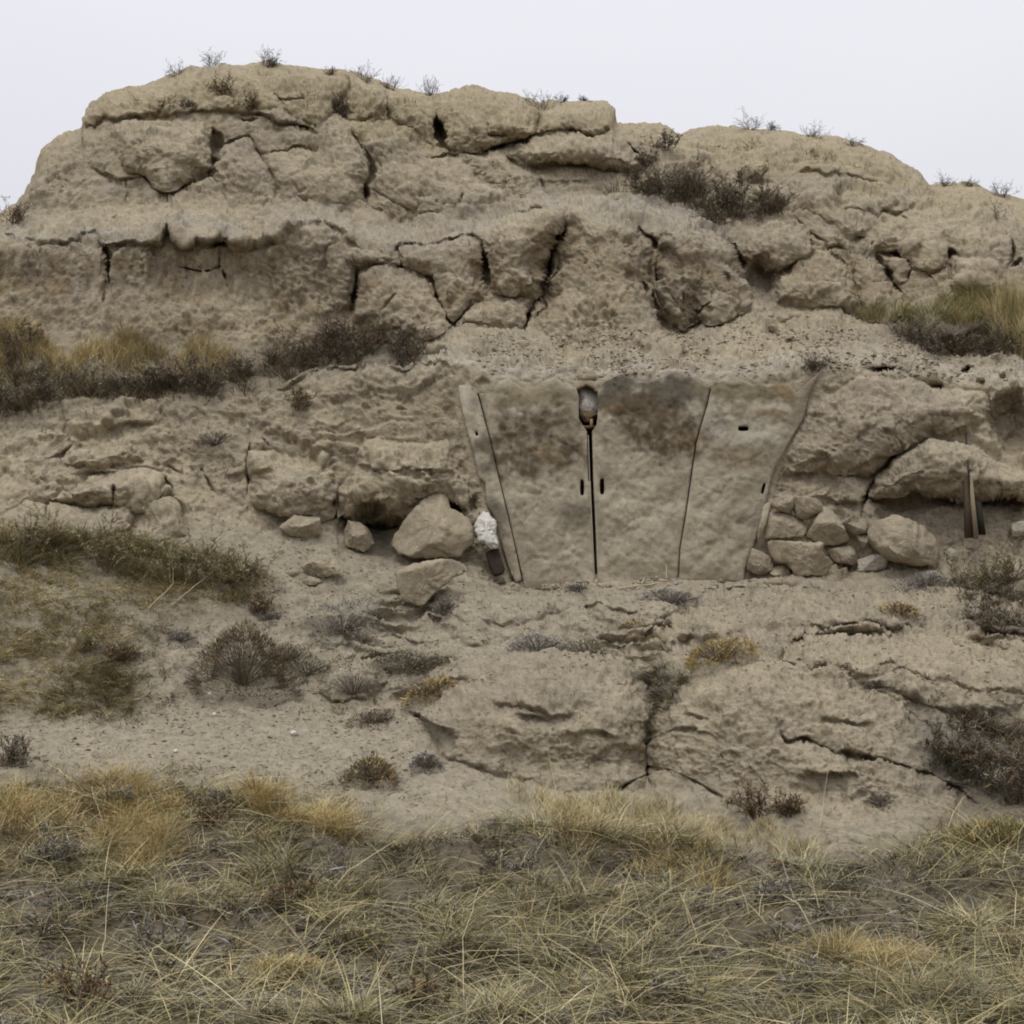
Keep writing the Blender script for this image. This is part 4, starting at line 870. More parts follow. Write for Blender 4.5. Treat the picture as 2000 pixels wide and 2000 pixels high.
for pts, r, lb in [
    ([(1600, 1842, .02), (1560, 1790, .06), (1495, 1742, .10)], .006, 'whitish stick lying slanted in the right foreground grass'),
    ([(235, 1700, .02), (205, 1640, .12), (178, 1590, .2)], .004, 'pale bent stalk standing in the left foreground'),
    ([(260, 1945, .02), (300, 1880, .1), (358, 1852, .12)], .004, 'arched pale stalk at the bottom left'),
    ([(600, 1800, .02), (680, 1730, .1), (772, 1680, .14)], .0045, 'long straight stalk rising right across the foreground'),
    ([(905, 1960, .02), (905, 1880, .1), (935, 1800, .2)], .0045, 'upright curved stalk at the bottom centre left'),
    ([(610, 1890, .02), (650, 1870, .06), (685, 1830, .1)], .004, 'short pale stalk right of the spreading tussock'),
    ([(195, 1900, .02), (205, 1850, .1), (212, 1800, .18)], .0045, 'thick upright straw in the left foreground'),
    ([(1210, 1625, .02), (1180, 1540, .18)], .0035, 'thin straw leaning on the outcrop foot'),
    ([(1090, 1560, .02), (1070, 1500, .16)], .003, 'thin straw left of the crack foot'),
    ([(1600, 1620, .02), (1620, 1540, .22)], .003, 'slender straw at the right foot of the outcrop'),
    ([(1550, 1750, .02), (1515, 1690, .15)], .0035, 'thin pale straw behind the whitish stick'),
    ([(1700, 1990, .02), (1715, 1950, .15)], .004, 'short pale straw at the bottom right'),
    ([(500, 1700, .02), (530, 1730, .05), (545, 1750, .04)], .0035, 'grey bent stalk beside the rust shrub'),
    ([(330, 1840, .02), (395, 1745, .1)], .0035, 'straight slanting stalk left of the rust shrub'),
    ([(1330, 1800, .02), (1240, 1700, .08)], .003, 'thin long stalk lying across the pale grass'),
    ([(1200, 1900, .02), (1130, 1820, .1)], .003, 'thin stalk in the bottom centre grass')]:
    stalk(pts, r, lb, group=sg)
for pts, r, lb in [
    ([(1210, 1152, .01), (1260, 1148, .03), (1300, 1142, .02)], .012, 'pale stick lying at the threshold of the gate'),
    ([(1252, 1145, .02), (1290, 1100, .2), (1315, 1068, .38)], .007, 'thin pale branch leaning up against the gate'),
    ([(1296, 1100, .2), (1300, 1120, .12), (1302, 1138, .02)], .006, 'short forked twig under the leaning branch'),
    ([(1060, 1140, .0), (1040, 1137, .03), (1005, 1136, .02)], .009, 'dark twig at the lower left corner of the gate')]:
    stalk(pts, r, lb, name='stick', cat='stick', colr=PALES if 'dark' not in lb else DARK)
for pts, lb in [([(290, 1195, .02), (340, 1160, .1), (335, 1130, .22)], 'pale bare branch forking out of the large tangled shrub'),
                ([(335, 1190, .02), (380, 1165, .1), (430, 1140, .2)], 'second pale bare branch reaching right from the tangled shrub')]:
    stalk(pts, .009, lb, C3(170, 152, 122), 'bare_branch', 'branch')

# ------------------------------------------------------------------ loose rocks
def rock(poly, dist, thick, label, name='boulder', cat='boulder', c=tan, group=None, rings=22, seg=64, rough=.06, flat=.55, tiltc=0., mat=None):
    P2 = np.array(poly); cx, cy = P2.mean(0)
    if group and 'boulder' in group:      # rest the rock on the ground under its lowest edge
        bx = P2[P2[:, 1].argmax(), 0]; gy0 = float(ground(bx, P2[:, 1].max()-3)[0][1])
        dist = float(np.clip(gy0-.45*thick, dist-.3, 16.88 if 900 < cx < 1530 else 17.4))
    W3 = at(P2[:, 0], P2[:, 1], dist); c3 = at(cx, cy, dist)
    ox = W3[:, 0]-c3[0]; oz = W3[:, 2]-c3[2]
    th = np.linspace(0, 2*math.pi, seg, endpoint=False); rad = np.zeros(seg); n = len(ox)
    for k, t in enumerate(th):
        dx, dz = math.cos(t), math.sin(t); best = 0
        for i in range(n):
            ax, az, bx, bz = ox[i], oz[i], ox[(i+1) % n], oz[(i+1) % n]; ex, ez = bx-ax, bz-az
            det = dx*(-ez)+dz*ex
            if abs(det) < 1e-9: continue
            r = (ax*(-ez)+az*ex)/det; s = (dx*az-dz*ax)/det
            if r > 0 and -1e-6 <= s <= 1+1e-6: best = max(best, r)
        rad[k] = best
    V = []; V.append([0, -thick, 0])
    for i in range(1, rings):
        ph = math.pi*i/rings; s = math.sin(ph)**flat; y = -math.copysign(abs(math.cos(ph))**.85, math.cos(ph))*thick
        for k, t in enumerate(th): V.append([math.cos(t)*rad[k]*s, y, math.sin(t)*rad[k]*s])
    V.append([0, thick, 0]); V = np.array(V)
    F = []
    for k in range(seg): F.append([0, 1+(k+1) % seg, 1+k])
    for i in range(rings-2):
        for k in range(seg):
            a = 1+i*seg+k; b2 = 1+i*seg+(k+1) % seg; F += [[a, b2, b2+seg], [a, b2+seg, a+seg]]
    e = len(V)-1; o = 1+(rings-2)*seg
    for k in range(seg): F.append([o+k, o+(k+1) % seg, e])
    V[:, 1] += V[:, 2]*.35+tiltc*V[:, 0]          # faces lean back with the hill
    Wd = (V+c3).astype(f4); size = rad.mean()
    # chipped facets: quantise towards random cutting planes
    Nr = V/ (np.linalg.norm(V, axis=1)[:, None]+1e-9)
    rr = np.random.default_rng(int(abs(cx*7+cy)))
    for _ in range(0 if name in ('rag', 'block') else (7 if 'pointed' in label else 16)):
        pnrm = rr.normal(size=3); pnrm[1] = -abs(pnrm[1])-.75; pnrm /= np.linalg.norm(pnrm)
        hmax = (V@pnrm).max(); cut = hmax*rr.uniform(.5, .9); dd_ = V@pnrm-cut; mk = dd_ > 0
        V[mk] -= dd_[mk, None]*pnrm*.97
    Wd = (V+c3).astype(f4)
    d = (fbm(Wd, 1.2/max(size, .05), 3, 3)*(.24 if name == 'rag' else .07)*size+fbm(Wd, 4.5/max(size, .05), 3, 8)*rough*size)
    d += -.03*size*np.clip(1-(lambda w_: (w_[1]-w_[0])/.10)(worley(Wd, 1.6/max(size, .05), 5)[:2]), 0, 1); V = V+Nr*d[:, None]
    cc = np.clip(c*(1+.12*fbm(Wd, 9, 2, 4)[:, None]), .02, .9)
    ob = mesh_np(name, V, np.array(F), mat or M_ROCK, cc, smooth=True); ob.location = tuple(float(v) for v in c3)
    return tag(ob, label, cat, group)
def gd_(x, y): return float(ground(x, y)[0][1])
lp = 'loose boulders left of the gate'; rp = 'boulder pile right of the gate'
rock([(757,1060),(775,1035),(800,1010),(818,985),(828,968),(852,958),(872,960),(882,988),(905,1000),(925,1030),(928,1062),(905,1085),(860,1092),(812,1090),(775,1078)], 16.6, .34, 'large pointed boulder left of the gate beside the white rag', group=lp)
rock(G((1660,1110),(1750,1072),(1850,1052),(1960,1062),(1985,1100),(1900,1130),(1830,1200),(1770,1262),(1700,1235),(1668,1180)), 16.15, .22, 'broken boulder just below the large pointed one', group=lp)
rock(G((1418,940),(1455,888),(1510,905),(1565,940),(1578,990),(1530,1032),(1430,1000)), 16.75, .16, 'small blocky rock at the mouth of the undercut', group=lp)
rock(G((1165,915),(1240,868),(1335,868),(1352,950),(1290,975),(1210,958)), 16.5, .2, 'low rounded rock under the left cliff foot', group=lp)
rock(G((1240,1090),(1300,1040),(1400,1032),(1450,1080),(1440,1120),(1300,1140)), 16.2, .12, 'flat slab sunk in the sand left of the broken boulder', group=lp)
rock(G((1262,1150),(1300,1126),(1350,1140),(1350,1165),(1270,1166)), 15.9, .06, 'fist sized stone below the flat slab', 'stone', 'stone', group=lp)
rock(G((1190,1110),(1230,1090),(1262,1108),(1240,1130),(1195,1128)), 16.0, .06, 'small flat stone left of the flat slab', 'stone', 'stone', group=lp)
rock(G((1985,960),(2010,930),(2040,900),(2060,930),(2060,990),(2020,1010)), 16.8, .12, 'brown rock wedged between the pointed boulder and the white rag', group=lp)
for poly, ds, tk, c, lb in [
    (F_((370,872),(480,862),(484,985),(380,950),(350,920)), 16.75, .16, tan, 'upright block at the back left of the right pile'),
    (F_((488,866),(620,878),(672,930),(600,1035),(496,990)), 16.78, .18, tan, 'squarish block at the back of the right pile'),
    (F_((338,950),(450,968),(592,1040),(555,1115),(420,1135),(275,1135)), 16.6, .2, tan*.98, 'wedge shaped block in the middle left of the right pile'),
    (F_((676,922),(712,930),(760,985),(800,1060),(862,1130),(760,1175),(650,1180),(555,1125),(620,1010)), 16.5, .2, tan, 'tall pointed slab at the centre of the right pile'),
    (F_((330,1145),(470,1150),(672,1158),(664,1225),(745,1268),(745,1325),(690,1374),(505,1374),(440,1292),(372,1280),(340,1210)), 16.3, .28, tan, 'widest slab at the front of the right pile'),
    (F_((228,1185),(290,1215),(350,1252),(362,1320),(292,1372),(185,1335)), 16.35, .18, tan2, 'small block leaning on the lower right corner of the gate'),
    (F_((305,905),(350,878),(378,905),(330,990),(285,1100),(262,1200),(228,1195),(262,1060)), 16.72, .07, tan*1.05, 'thin yellowish slab standing on edge against the gate'),
    (F_((690,1200),(800,1180),(872,1168),(935,1240),(880,1302),(742,1284)), 16.35, .16, tan2, 'flat block right of the widest slab'),
    (F_((888,1262),(980,1235),(1078,1228),(1104,1285),(1060,1330),(888,1345)), 16.1, .18, pale, 'pale rounded block in front of the largest boulder'),
    (F_((966,1010),(1045,1018),(1120,975),(1180,990),(1255,1020),(1340,1070),(1405,1110),(1432,1240),(1380,1300),(1290,1312),(1120,1275),(1000,1200),(956,1130)), 16.35, .42, tan*.97, 'largest boulder of the right pile, angular with a serrated top'),
    (F_((770,1045),(860,1030),(955,1040),(950,1100),(850,1118)), 16.7, .15, tan2, 'dark low rock behind the pointed slab'),
    (F_((880,1110),(960,1105),(980,1170),(920,1200)), 16.55, .12, tan2, 'small rock tucked left of the largest boulder'),
    (F_((1430,1215),(1475,1188),(1535,1215),(1530,1262),(1450,1272)), 16.2, .08, pale*1.1, 'small whitish stone right of the largest boulder'),
    (F_((1858,1035),(1932,1020),(1990,1040),(1990,1125),(1864,1118)), 16.2, .14, pale, 'pale block at the right edge of the picture'),
    (F_((380,1300),(440,1290),(480,1380),(380,1380),(330,1350)), 16.25, .1, tan, 'low sunken stone under the widest slab'),
    ]: rock(poly, ds, tk, lb, c=c, group=rp)
# small stones: on the terrace, the diagonal scree and the path
def stone_at(x, y, w, h, label, c=tan, group=None, name='stone', cat='stone', seed=0):
    r = np.random.default_rng(int(x*3+y+seed)); k = 9; a = np.linspace(0, 2*math.pi, k, endpoint=False)
    poly = [(x+math.cos(t)*w/2*r.uniform(.75, 1.1), y-h*.3+math.sin(t)*h/2*r.uniform(.75, 1.1)) for t in a]
    m = gd_(x, y); return rock(poly, m, max(w, h)*m/FPX*.42, label, name, cat, c, group, rings=8, seg=16, rough=.06)
tg = 'stones on the terrace above the gate'
for x, y, w, h, lb in [(858, 690, 70, 34, 'biggest rounded stone on the terrace right of the thicket'), (1018, 680, 48, 24, 'flat stone on the terrace between thicket and gate'),
                       (1142, 742, 50, 20, 'brown flat stone above the keyhole opening of the gate'), (1500, 625, 34, 24, 'leftmost rock in the little heap under the right buttress'),
                       (1530, 632, 36, 26, 'middle rock in the little heap under the right buttress'), (1555, 626, 40, 24, 'upper rock in the little heap under the right buttress'),
                       (1585, 624, 36, 16, 'flat rightmost rock in the little heap under the right buttress'), (1510, 644, 26, 18, 'small front stone of the little heap'),
                       (1573, 658, 20, 12, 'reddish pebble below the little heap'), (1830, 745, 30, 18, 'ochre stone on the right terrace'), (1916, 748, 24, 18, 'dark stone on the pale right terrace'),
                       (1958, 735, 18, 18, 'dark upright stone near the right edge of the terrace'), (1205, 396, 40, 22, 'pale stone in the thicket of the upper ledge'), (1160, 384, 22, 16, 'small stone left of the upper ledge thicket'),
                       (1180, 1168, 40, 14, 'low stone below the gate threshold')]:
    stone_at(x, y, w, h, lb, c=tan if 'dark' not in lb else brown*.7, group=tg)
sc = 'scree stones sliding down the diagonal gully'
names_ = ['top', 'second', 'third', 'fourth', 'fifth', 'sixth', 'seventh', 'eighth', 'ninth', 'tenth', 'eleventh', 'twelfth', 'thirteenth', 'fourteenth']
r_ = np.random.default_rng(4)
for k in range(14):
    t = k/13; x = 905+t*135+r_.uniform(-8, 8); y = 312+t*92+r_.uniform(-8, 8)
    stone_at(x, y, r_.uniform(16, 32), r_.uniform(9, 15), f'{names_[k]} flat stone counted down the diagonal scree gully', group=sc)
wg = 'bright white pebbles on the sandy path'
for x, y, lb in [(418, 1397, 'white pebble under the grey grass end, farthest left'), (343, 1469, 'white pebble on the left of the path'), (507, 1524, 'brightest white pebble by the golden grass'),
                 (572, 1433, 'flat white shell like chip in the middle of the path'), (410, 1357, 'tiny white pebble under the big hummock'), (1600, 1305, 'white pebble on the right rock slope')]:
    stone_at(x, y, 10 if 'chip' not in lb else 18, 8, lb, c=C3(235, 232, 225), group=wg, name='pebble', cat='pebble')
# gravel and clods nobody could count
def gravel(name, label, poly, n, size, palette, seed):
    X, Y, v = scatter(poly, n, 14, .1, seed, .5); R = ground(X, Y); n = len(X)
    base = np.array([[1, 0, 0], [-.5, .87, 0], [-.5, -.87, 0], [.1, 0, .8], [0, 0, -.6]])
    s = size[0]*(size[1]/size[0])**(RNG.uniform(0, 1, n)**2.5); a = RNG.uniform(0, 6.28, n)
    Vb = base[None]*RNG.uniform(.6, 1.3, (n, 5, 3)); ca, sa = np.cos(a), np.sin(a)
    Vr = np.stack([Vb[..., 0]*ca[:, None]-Vb[..., 1]*sa[:, None], Vb[..., 0]*sa[:, None]+Vb[..., 1]*ca[:, None], Vb[..., 2]*.8], -1)*s[:, None, None]+R[:, None]
    fs = np.array([[0, 1, 3], [1, 2, 3], [2, 0, 3], [1, 0, 4], [2, 1, 4], [0, 2, 4]])
    F = (np.arange(n)*5)[:, None, None]+fs[None]
    o = mesh_np(name, Vr.reshape(-1, 3), F.reshape(-1, 3), M_ROCK, np.repeat(pick(n, palette, .12), 5, 0)); tag(o, label, 'gravel', None, 'stuff')
gp_ = [(tan, 4), (tan2, 3), (grey, 1.5), (brown, 1.2), (DARK, .35)]
gravel('gravel', 'loose grit and clods on the sandy slope and path', [(-80, 1400), (300, 1380), (560, 1040), (900, 1090), (1000, 1145), (1500, 1135), (2080, 1120), (2080, 1400), (1300, 1300), (900, 1360), (800, 1500), (900, 1600), (700, 1590), (300, 1520), (-80, 1530)], 15000, (.006, .03), gp_, 3)
gravel('gravel', 'clods and dirt banked against the foot of the gate', [(925,1100),(1010,1128),(1165,1128),(1380,1118),(1480,1112),(1500,1150),(1200,1165),(1000,1165),(930,1140)], 2600, (.012, .06), gp_, 9)
gravel('rubble', 'crumbled rubble on the terrace above the gate', [(820, 690), (1020, 650), (1480, 620), (1640, 620), (2080, 740), (1900, 750), (1500, 735), (1100, 740), (840, 715)], 5000, (.01, .05), gp_, 5)
grass_patch('dry_litter', 'scattered dead tufts and litter over the sandy slope', [(-80, 1400), (300, 1380), (420, 1210), (560, 1100), (900, 1150), (1500, 1135), (2080, 1100), (2080, 1600), (1700, 1640), (1300, 1560), (900, 1600), (700, 1590), (300, 1520), (-80, 1530)], 9000, (.02, .06), [(DARK, 3), (OLIVE, 2), (GREYB, 2), (STRAW2, 1)], .009, (.2, 1.4), (.3, 1.6), 22, -.75, 31, 2)
grass_patch('dry_litter', 'scattered dead tufts caught on the cliff ledges', [(60, 420), (700, 400), (1000, 400), (1500, 330), (2000, 440), (2000, 620), (1500, 730), (900, 740), (500, 800), (-60, 980), (-60, 700)], 6000, (.03, .08), [(DARK, 3), (OLIVE, 2), (GREYB, 2)], .012, (.2, 1.4), (.3, 1.6), 22, -.8, 32, 2)
grass_patch('dry_litter', 'olive and brown scraps of growth on the cap rock', [(170,235),(300,172),(500,140),(850,190),(900,290),(700,255),(500,215),(300,222)], 3200, (.03, .09), [(DARK, 2), (OLIVE, 3), (GREYB, 2), (RUST, 1.5), (STRAW2, 2)], .010, (.2, 1.4), (.3, 1.6), 24, -.5, 33, 2)
grass_patch('dry_litter', 'brown scraps of growth on the broad right crest', [(1300,290),(1450,262),(1650,290),(1800,370),(1700,400),(1500,330),(1350,320)], 2600, (.03, .09), [(DARK, 2), (OLIVE, 3), (GREYB, 2), (RUST, 1)], .010, (.2, 1.4), (.3, 1.6), 24, -.55, 34, 2)
gravel('scree', 'fine scree on the ledge shelf and diagonal gully', [(890, 300), (960, 300), (1060, 380), (1040, 420), (980, 400)], 900, (.01, .04), gp_, 6)

# ------------------------------------------------------------------ camouflaged gate closing the cave
def camo_colour(x, y, z3):
    """sprayed camouflage paint: sandy ground colour with brown, olive and slate bush shapes"""
    q = z3.astype(f4); n = len(q)
    c = mixc(np.broadcast_to(C3(162, 153, 133), (n, 3)), C3(147, 138, 119), sstep(-.4, .5, fbm(q, 1.6, 3, 81)))
    def spot(cx, cy, rx, ry, rot=0, soft=.5):
        dx, dy = x-cx, y-cy; ca, sa = math.cos(rot), math.sin(rot); u = (dx*ca+dy*sa)/rx; v = (-dx*sa+dy*ca)/ry
        return 1-sstep(.6, 1.25, np.hypot(u, v)+fbm(q, 5, 3, 83)*soft)
    sl = C3(92, 87, 75); rs = C3(126, 108, 80); ol = C3(120, 110, 84); dk = C3(88, 77, 60)
    c = mixc(c, ol, np.clip(spot(1030, 775, 90, 26), 0, 1)*.7)
    c = mixc(c, dk, np.clip(spot(1052, 865, 108, 72, .1)+spot(985, 880, 30, 50), 0, 1)*(.45+.5*sstep(-.4, .3, fbm(q, 9, 3, 85))))
    c = mixc(c, rs, spot(1060, 890, 40, 26)*.5*sstep(-.2, .4, fbm(q, 10, 2, 87))); c = mixc(c, GOLD*.75, np.clip(spot(1035, 800, 30, 12)+spot(1075, 895, 24, 12), 0, 1)*.0)
    c = mixc(c, C3(108, 100, 84), spot(1130, 1010, 46, 30)*.8)
    c = mixc(c, sl, np.clip(spot(1205, 768, 60, 42)+spot(1320, 765, 70, 36), 0, 1)*.97)
    c = mixc(c, rs, spot(1210, 800, 44, 12)*.85)
    c = mixc(c, dk, np.clip(spot(1290, 825, 110, 52, .35)+spot(1300, 872, 50, 34)+spot(1390, 825, 44, 20), 0, 1)*(.5+.48*sstep(-.5, .2, fbm(q, 8, 3, 86))))
    c = mixc(c, rs, spot(1350, 860, 34, 24)*.55*sstep(-.3, .3, fbm(q, 12, 2, 88)))
    c = mixc(c, C3(110, 100, 76), np.clip(spot(1440, 765, 100, 18, .1)+spot(1525, 765, 34, 20), 0, 1)*.8)
    c = mixc(c, rs, np.clip(spot(1512, 808, 36, 8)+spot(1530, 762, 24, 16), 0, 1)*.7)
    c = mixc(c, C3(170, 164, 148), spot(1440, 840, 90, 30, .25)*.5)
    c = mixc(c, C3(122, 108, 86), np.clip(spot(1460, 895, 70, 26), 0, 1)*.6); c = mixc(c, C3(118, 106, 88), np.clip(spot(1570, 780, 26, 60, .4), 0, 1)*.7)
    c = mixc(c, C3(128, 118, 96), np.clip(spot(1250, 1110, 110, 16), 0, 1)*.5)
    c = mixc(c, C3(190, 182, 164), np.clip(spot(903, 780, 22, 30), 0, 1)*.8); c = mixc(c, C3(188, 178, 156), np.clip(spot(925, 840, 22, 16), 0, 1)*.6)
    c = mixc(c, C3(98, 90, 74), np.clip(spot(945, 875, 26, 18), 0, 1)*.8); c = mixc(c, C3(96, 90, 76), np.clip(spot(970, 1010, 30, 34), 0, 1)*.7)
    c = mixc(c, C3(100, 94, 78), spot(950, 915, 20, 14)*.6)
    c *= 1.05*(1+.13*fbm(q, 6, 3, 89)+.17*fbm(q*np.array([.8, 1, 1.2], f4), 24, 3, 90)-.9*np.clip(pn(q*22, 93)-.36, 0, 1))[:, None]
    return np.clip(c, .02, .8)
def camo_mat():
    m = earth_material('camouflage_paint', .10, .28); m.node_tree.nodes['Principled BSDF'].inputs['Roughness'].default_value = .85; return m
M_CAMO = camo_mat()
gate_base = at(1165, 1136, gateY(1136)); gate_root = empty('camouflaged_gate', gate_base, 'rock coloured camouflaged gate of four panels closing the cave mouth', 'gate')
def panel(name, poly, holes, off, label, step=6.5, bulge=.03, thick=.05, rims=True):
    pts = [tuple(p) for p in poly]; verts = []; edges = []
    def ring(pl, dens):
        out = []
        for i in range(len(pl)):
            a, b = pl[i], pl[(i+1) % len(pl)]; L = math.hypot(b[0]-a[0], b[1]-a[1]); k = max(1, int(L/dens))
            out += [(a[0]+(b[0]-a[0])*j/k, a[1]+(b[1]-a[1])*j/k) for j in range(k)]
        return out
    rings = [ring(pts, step)]+[ring(h, 4) for h in holes]
    for r in rings:
        s = len(verts); verts += r; edges += [(s+i, s+(i+1) % len(r)) for i in range(len(r))]
    nb = len(verts)
    px = np.array([p[0] for p in pts]); py = np.array([p[1] for p in pts])
    gx, gy_ = np.meshgrid(np.arange(px.min(), px.max(), step*.6), np.arange(py.min(), py.max(), step*.6)); gx = gx.ravel()+RNG.uniform(-1.3, 1.3, gx.size); gy_ = gy_.ravel()+RNG.uniform(-1.3, 1.3, gx.size)
    k = inside(pts, gx, gy_); dmin, _ = poly_dist(pts+[pts[0]], gx, gy_); k &= dmin > step*.3
    for h in holes:
        k &= ~inside(h, gx, gy_); dh, _ = poly_dist(h+[h[0]], gx, gy_); k &= dh > 2
    verts += list(zip(gx[k], gy_[k]))
    o_v, _, o_f, *_r = delaunay_2d_cdt([Vector(v) for v in verts], edges, [], 0, 1e-4)
    VV = np.array([[v.x, v.y] for v in o_v]); FF = np.array([list(f) for f in o_f if len(f) == 3])
    cc = VV[FF].mean(1); kf = inside(pts, cc[:, 0], cc[:, 1])
    for h in holes: kf &= ~inside(h, cc[:, 0], cc[:, 1])
    FF = FF[kf]
    front = at(VV[:, 0], VV[:, 1], gateY(VV[:, 1])-off)
    dd_, _ = poly_dist(pts+[pts[0]], VV[:, 0], VV[:, 1])
    for h in holes: dh, _ = poly_dist(h+[h[0]], VV[:, 0], VV[:, 1]); dd_ = np.minimum(dd_, dh)
    e = 1-np.exp(-dd_/14)
    front[:, 1] -= e*(bulge+fbm(front.astype(f4), 1.5, 2, 91)*.04+fbm(front.astype(f4), 5, 3, 92)*.026+np.clip((lambda w_: .09-(w_[1]-w_[0]))(worley(front.astype(f4)+pn(front.astype(f4)*6, 3)[:, None]*f4(.06), 2.3, 41)[:2]), 0, 1)*-.22+fbm(front.astype(f4), 17, 2, 94)*.010)
    backv = front.copy(); backv[:, 1] = at(VV[:, 0], VV[:, 1], gateY(VV[:, 1])-off)[:, 1]+thick
    n = len(VV); ed = {}
    for f in FF:
        for a, b in ((f[0], f[1]), (f[1], f[2]), (f[2], f[0])): ed[(a, b)] = 1
    side = [(a, b) for a, b in ed if (b, a) not in ed]
    # make the front face the viewer
    nn = np.cross(front[FF[0][1]]-front[FF[0][0]], front[FF[0][2]]-front[FF[0][0]])
    if nn[1] > 0: FF = FF[:, ::-1]; side = [(b, a) for a, b in side]
    Fs = [FF, FF[:, ::-1]+n, np.array([[b, a, a+n] for a, b in side]), np.array([[b, a+n, b+n] for a, b in side])]
    VA = np.concatenate([front, backv]); cl = camo_colour(np.r_[VV[:, 0], VV[:, 0]], np.r_[VV[:, 1], VV[:, 1]], VA)
    ob = mesh_np(name, VA-gate_base, np.concatenate(Fs), M_CAMO, cl, gate_root)
    if label: ob['label'] = label
    return ob
def slot(cx, cy, w, h, rot=0, n=12):
    out = []
    for k in range(n):
        t = 2*math.pi*k/n; c, s = math.cos(t), math.sin(t)
        u = (abs(c)**.6)*math.copysign(1, c)*w/2; v = (abs(s)**.6)*math.copysign(1, s)*h/2
        out.append((cx+u*math.cos(rot)-v*math.sin(rot), cy+u*math.sin(rot)+v*math.cos(rot)))
    return out
left_leaf = D_((205,285),(270,278)) + E_((480,270),(560,150),(680,120),(760,170),(880,240),(1020,210),(1100,140),(1250,90),(1370,160),(1480,230),(1512,320),(1512,580),(1560,670),(1608,740),(1625,1328)) + [(1153.5, 940), (1162.5, 1150), (1028, 1150)] + D_((415,1165),(378,1000),(350,880),(300,670),(260,500))
right_leaf = [(1156.5, 842)] + E_((1720,670),(1735,570),(1732,330)) + D_((768,270),(800,230),(880,195),(950,225),(1000,240),(1060,205),(1130,185),(1200,205),(1260,245),(1298,255),(1283,330),(1247,450),(1228,520),(1210,640),(1180,850),(1152,1020),(1145,1160)) + [(1168, 1150), (1164, 1050), (1159, 940)]
right_panel = D_((1303,255),(1330,230),(1390,195),(1440,220),(1500,245),(1560,245),(1640,240),(1700,285),(1760,230),(1812,185),(1762,300),(1740,400),(1690,480),(1640,570),(1600,640),(1580,700),(1560,800),(1510,980),(1460,1120),(1455,1170),(1150,1170),(1157,1020),(1186,850),(1216,640),(1234,520),(1252,450),(1288,330))
left_panel = D_((112,290),(112,250),(150,230),(190,275),(203,300),(256,500),(296,670),(346,880),(374,1000),(408,1165),(380,1180),(345,1100),(310,980),(285,880),(262,840),(240,800),(236,705),(205,680),(180,560),(140,420))
ll_ = panel('door_leaf', left_leaf, [slot(1137, 952, 8, 32)], .0, 'left door leaf painted with a brown bush shape, its top edge wavy')
rl_ = panel('door_leaf', right_leaf, [slot(1176, 950, 9, 32)], .0, 'right door leaf painted with slate and rust patches, its top edge wavy')
rp_ = panel('side_panel', right_panel, [slot(1452, 837, 21, 10), slot(1491, 954, 6, 22, .25)], .03, 'wide right side panel with an oblong vent')
lp_ = panel('side_panel', left_panel, [slot(931, 847, 5, 9, -.3)], .03, 'narrow left side panel painted in pale and dark patches')
# pale worn rims along both edges of the slit
def strip(pts, w, off, parent, name, c, r=.007):
    Pp = np.array([at(x, y, gateY(y)-off) for x, y in pts])-gate_base
    t = tube(Pp[:-1], Pp[1:], np.full(len(Pp)-1, r), np.full(len(Pp)-1, r), np.tile(c, (len(Pp)-1, 1)))
    ob = mesh_np(name, t[0], t[1], M_TWIG, t[2], gate_root)
    mw = ob.matrix_world.copy(); ob.parent = parent; return ob
strip([(1149, 850), (1152, 940), (1157, 1040), (1161, 1128)], 0, .005, ll_, 'edge_trim', C3(176, 168, 148))
strip([(1160.5, 846), (1162, 940), (1166, 1040), (1170, 1128)], 0, .005, rl_, 'edge_trim', C3(186, 178, 158))
# what shows in the keyhole opening: a frame post with pale stone above and a rusty latch plate
M_METAL = plant_material('rusty_iron', .6)
def box(name, x0, y0, x1, y1, dist, dep, c, parent, label=None, mat=None):
    a = at(x0, y0, dist)-gate_base; b = at(x1, y1, dist)-gate_base; g = .006
    V = np.array([[a[0], a[1], a[2]], [b[0], a[1], a[2]], [b[0], a[1], b[2]], [a[0], a[1], b[2]]]); V2 = V+np.array([0, dep, 0]); V = np.concatenate([V, V2])
    # chamfered front
    ctr = V[:4].mean(0); Vf = ctr+(V[:4]-ctr)*.82; Vf[:, 1] -= .02; V = np.concatenate([V, Vf])
    F = np.array([[8, 11, 10, 9], [0, 8, 9, 1], [1, 9, 10, 2], [2, 10, 11, 3], [3, 11, 8, 0], [0, 1, 5, 4], [1, 2, 6, 5], [2, 3, 7, 6], [3, 0, 4, 7], [4, 5, 6, 7]])
    ob = mesh_np(name, V, F, mat or M_METAL, np.tile(c, (12, 1)), parent)
    if label: ob['label'] = label
    return ob
box('latch_plate', 1132, 831, 1166, 838, 17.36, .03, C3(116, 84, 52), gate_root, 'rusty latch plate low in the keyhole opening')
box('latch_bar', 1152, 818, 1158, 836, 17.33, .02, C3(150, 130, 98), gate_root)
rock([(1128, 800), (1140, 792), (1158, 792), (1170, 800), (1171, 815), (1160, 826), (1140, 826), (1129, 814)], 17.38, .12, 'brown rock behind the lower part of the keyhole opening', 'stone', 'stone', c=C3(118, 100, 78), rings=12, seg=30)
rock([(1126, 762), (1138, 752), (1160, 750), (1174, 762), (1174, 790), (1166, 806), (1150, 812), (1136, 808), (1126, 788)], 17.42, .16, 'whitish grey stone seen through the keyhole opening of the gate', 'stone', 'stone', c=C3(200, 194, 184), rings=12, seg=30)

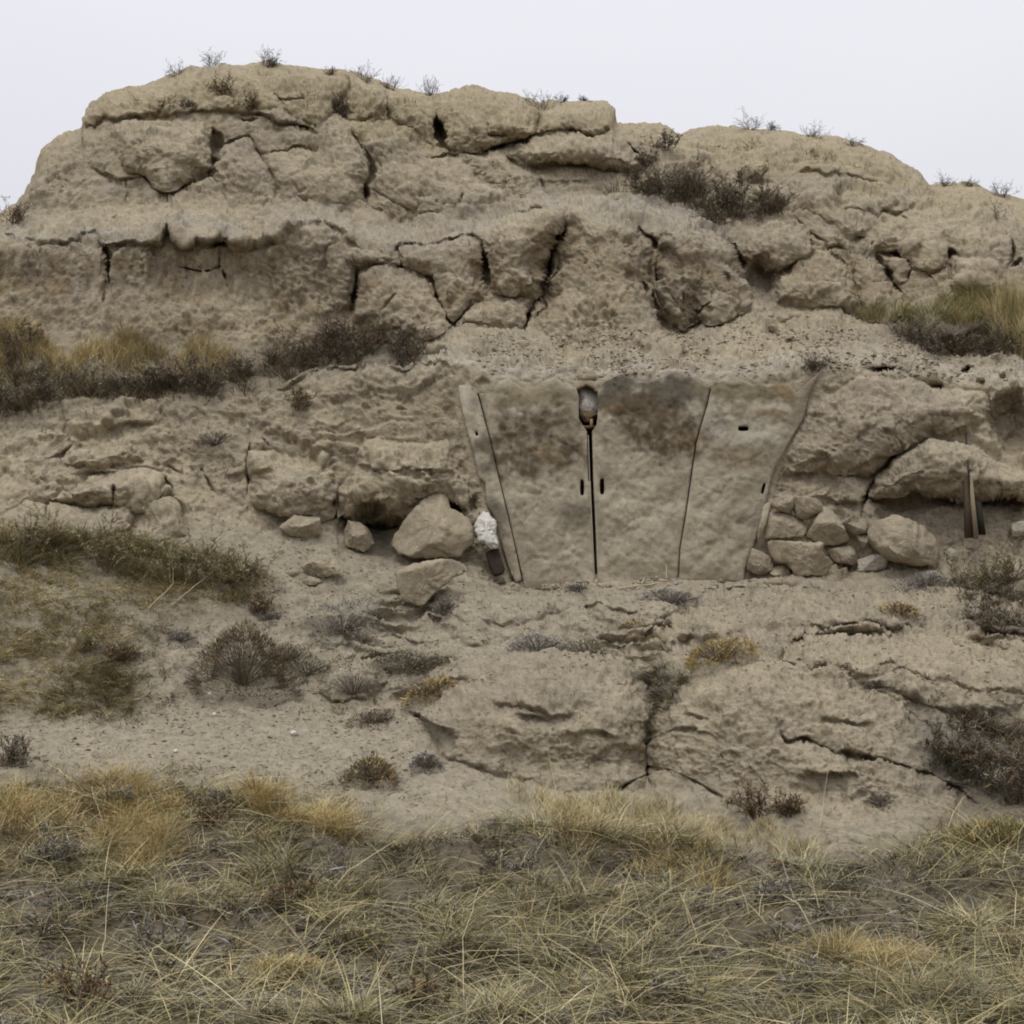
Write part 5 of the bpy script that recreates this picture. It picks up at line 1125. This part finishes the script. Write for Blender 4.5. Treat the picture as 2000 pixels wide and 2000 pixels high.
# white rag and black block at the gate's left foot
M_CLOTH = plant_material('weathered_cloth', .9)
rock(E_((390,1670),(440,1680),(490,1760),(540,1960),(565,2090),(520,2130),(440,2100),(330,2010),(300,1930),(262,1850),(330,1740)), 16.84, .07, 'crumpled dirty white rag hanging over the stones left of the gate', 'rag', 'rag', c=C3(196, 193, 184), rough=.13, mat=M_CLOTH)
def dark_block():
    poly = [(947, 1078), (972, 1066), (986, 1112), (983, 1122), (966, 1126), (958, 1112)]
    ob = rock(poly, 16.85, .08, 'dark brown block lying under the white rag', 'block', 'block', c=C3(62, 52, 46), rings=16, seg=48, rough=.01, flat=.12)
dark_block()

# wooden post right of the pile
def post():
    b = at(1905, 1046, 16.35); root = empty('wooden_post', b, 'weathered wooden post with a thin dark rod, leaning on the right rock', 'post')
    ry = np.linspace(846, 1046, 12); rx = np.interp(ry, [846, 925, 1046], [1886, 1892, 1900])
    rp3 = ground(rx, ry)-np.array([0, .09, 0]); rp3[:, 1] = np.minimum.accumulate(rp3[:, 1]); rp3 = np.stack([at(a, b2, c2) for a, b2, c2 in zip(rx, ry, rp3[:, 1])])-b
    rod = tube(rp3[:-1], rp3[1:], np.full(11, .013), np.full(11, .013), np.tile(C3(58, 50, 42), (11, 1)))
    mesh_np('rod', rod[0], rod[1], M_METAL, rod[2], root)
    def plank(name, quad, dist, dep, c, label):
        V = np.array([at(x, y, dist+(1046-y)*.0011) for x, y in quad])-b; V = np.concatenate([V, V+np.array([0, dep, 0])])
        F = np.array([[0, 1, 2, 3], [4, 7, 6, 5], [0, 4, 5, 1], [1, 5, 6, 2], [2, 6, 7, 3], [3, 7, 4, 0]])
        o = mesh_np(name, V, F, M_TWIG, np.tile(c, (8, 1)), root); o['label'] = label
    plank('board', [(1884, 936), (1893, 932), (1903, 1050), (1886, 1050)], 16.38, .05, C3(78, 68, 54), 'dark weathered board')
    plank('board', [(1893, 930), (1899, 930), (1912, 1052), (1904, 1052)], 16.33, .06, C3(132, 120, 98), 'pale front board')
    plank('board', [(1905, 978), (1916, 980), (1926, 1044), (1914, 1044)], 16.42, .05, C3(46, 42, 36), 'short blackened board')
post()
print('objects', len(bpy.data.objects))
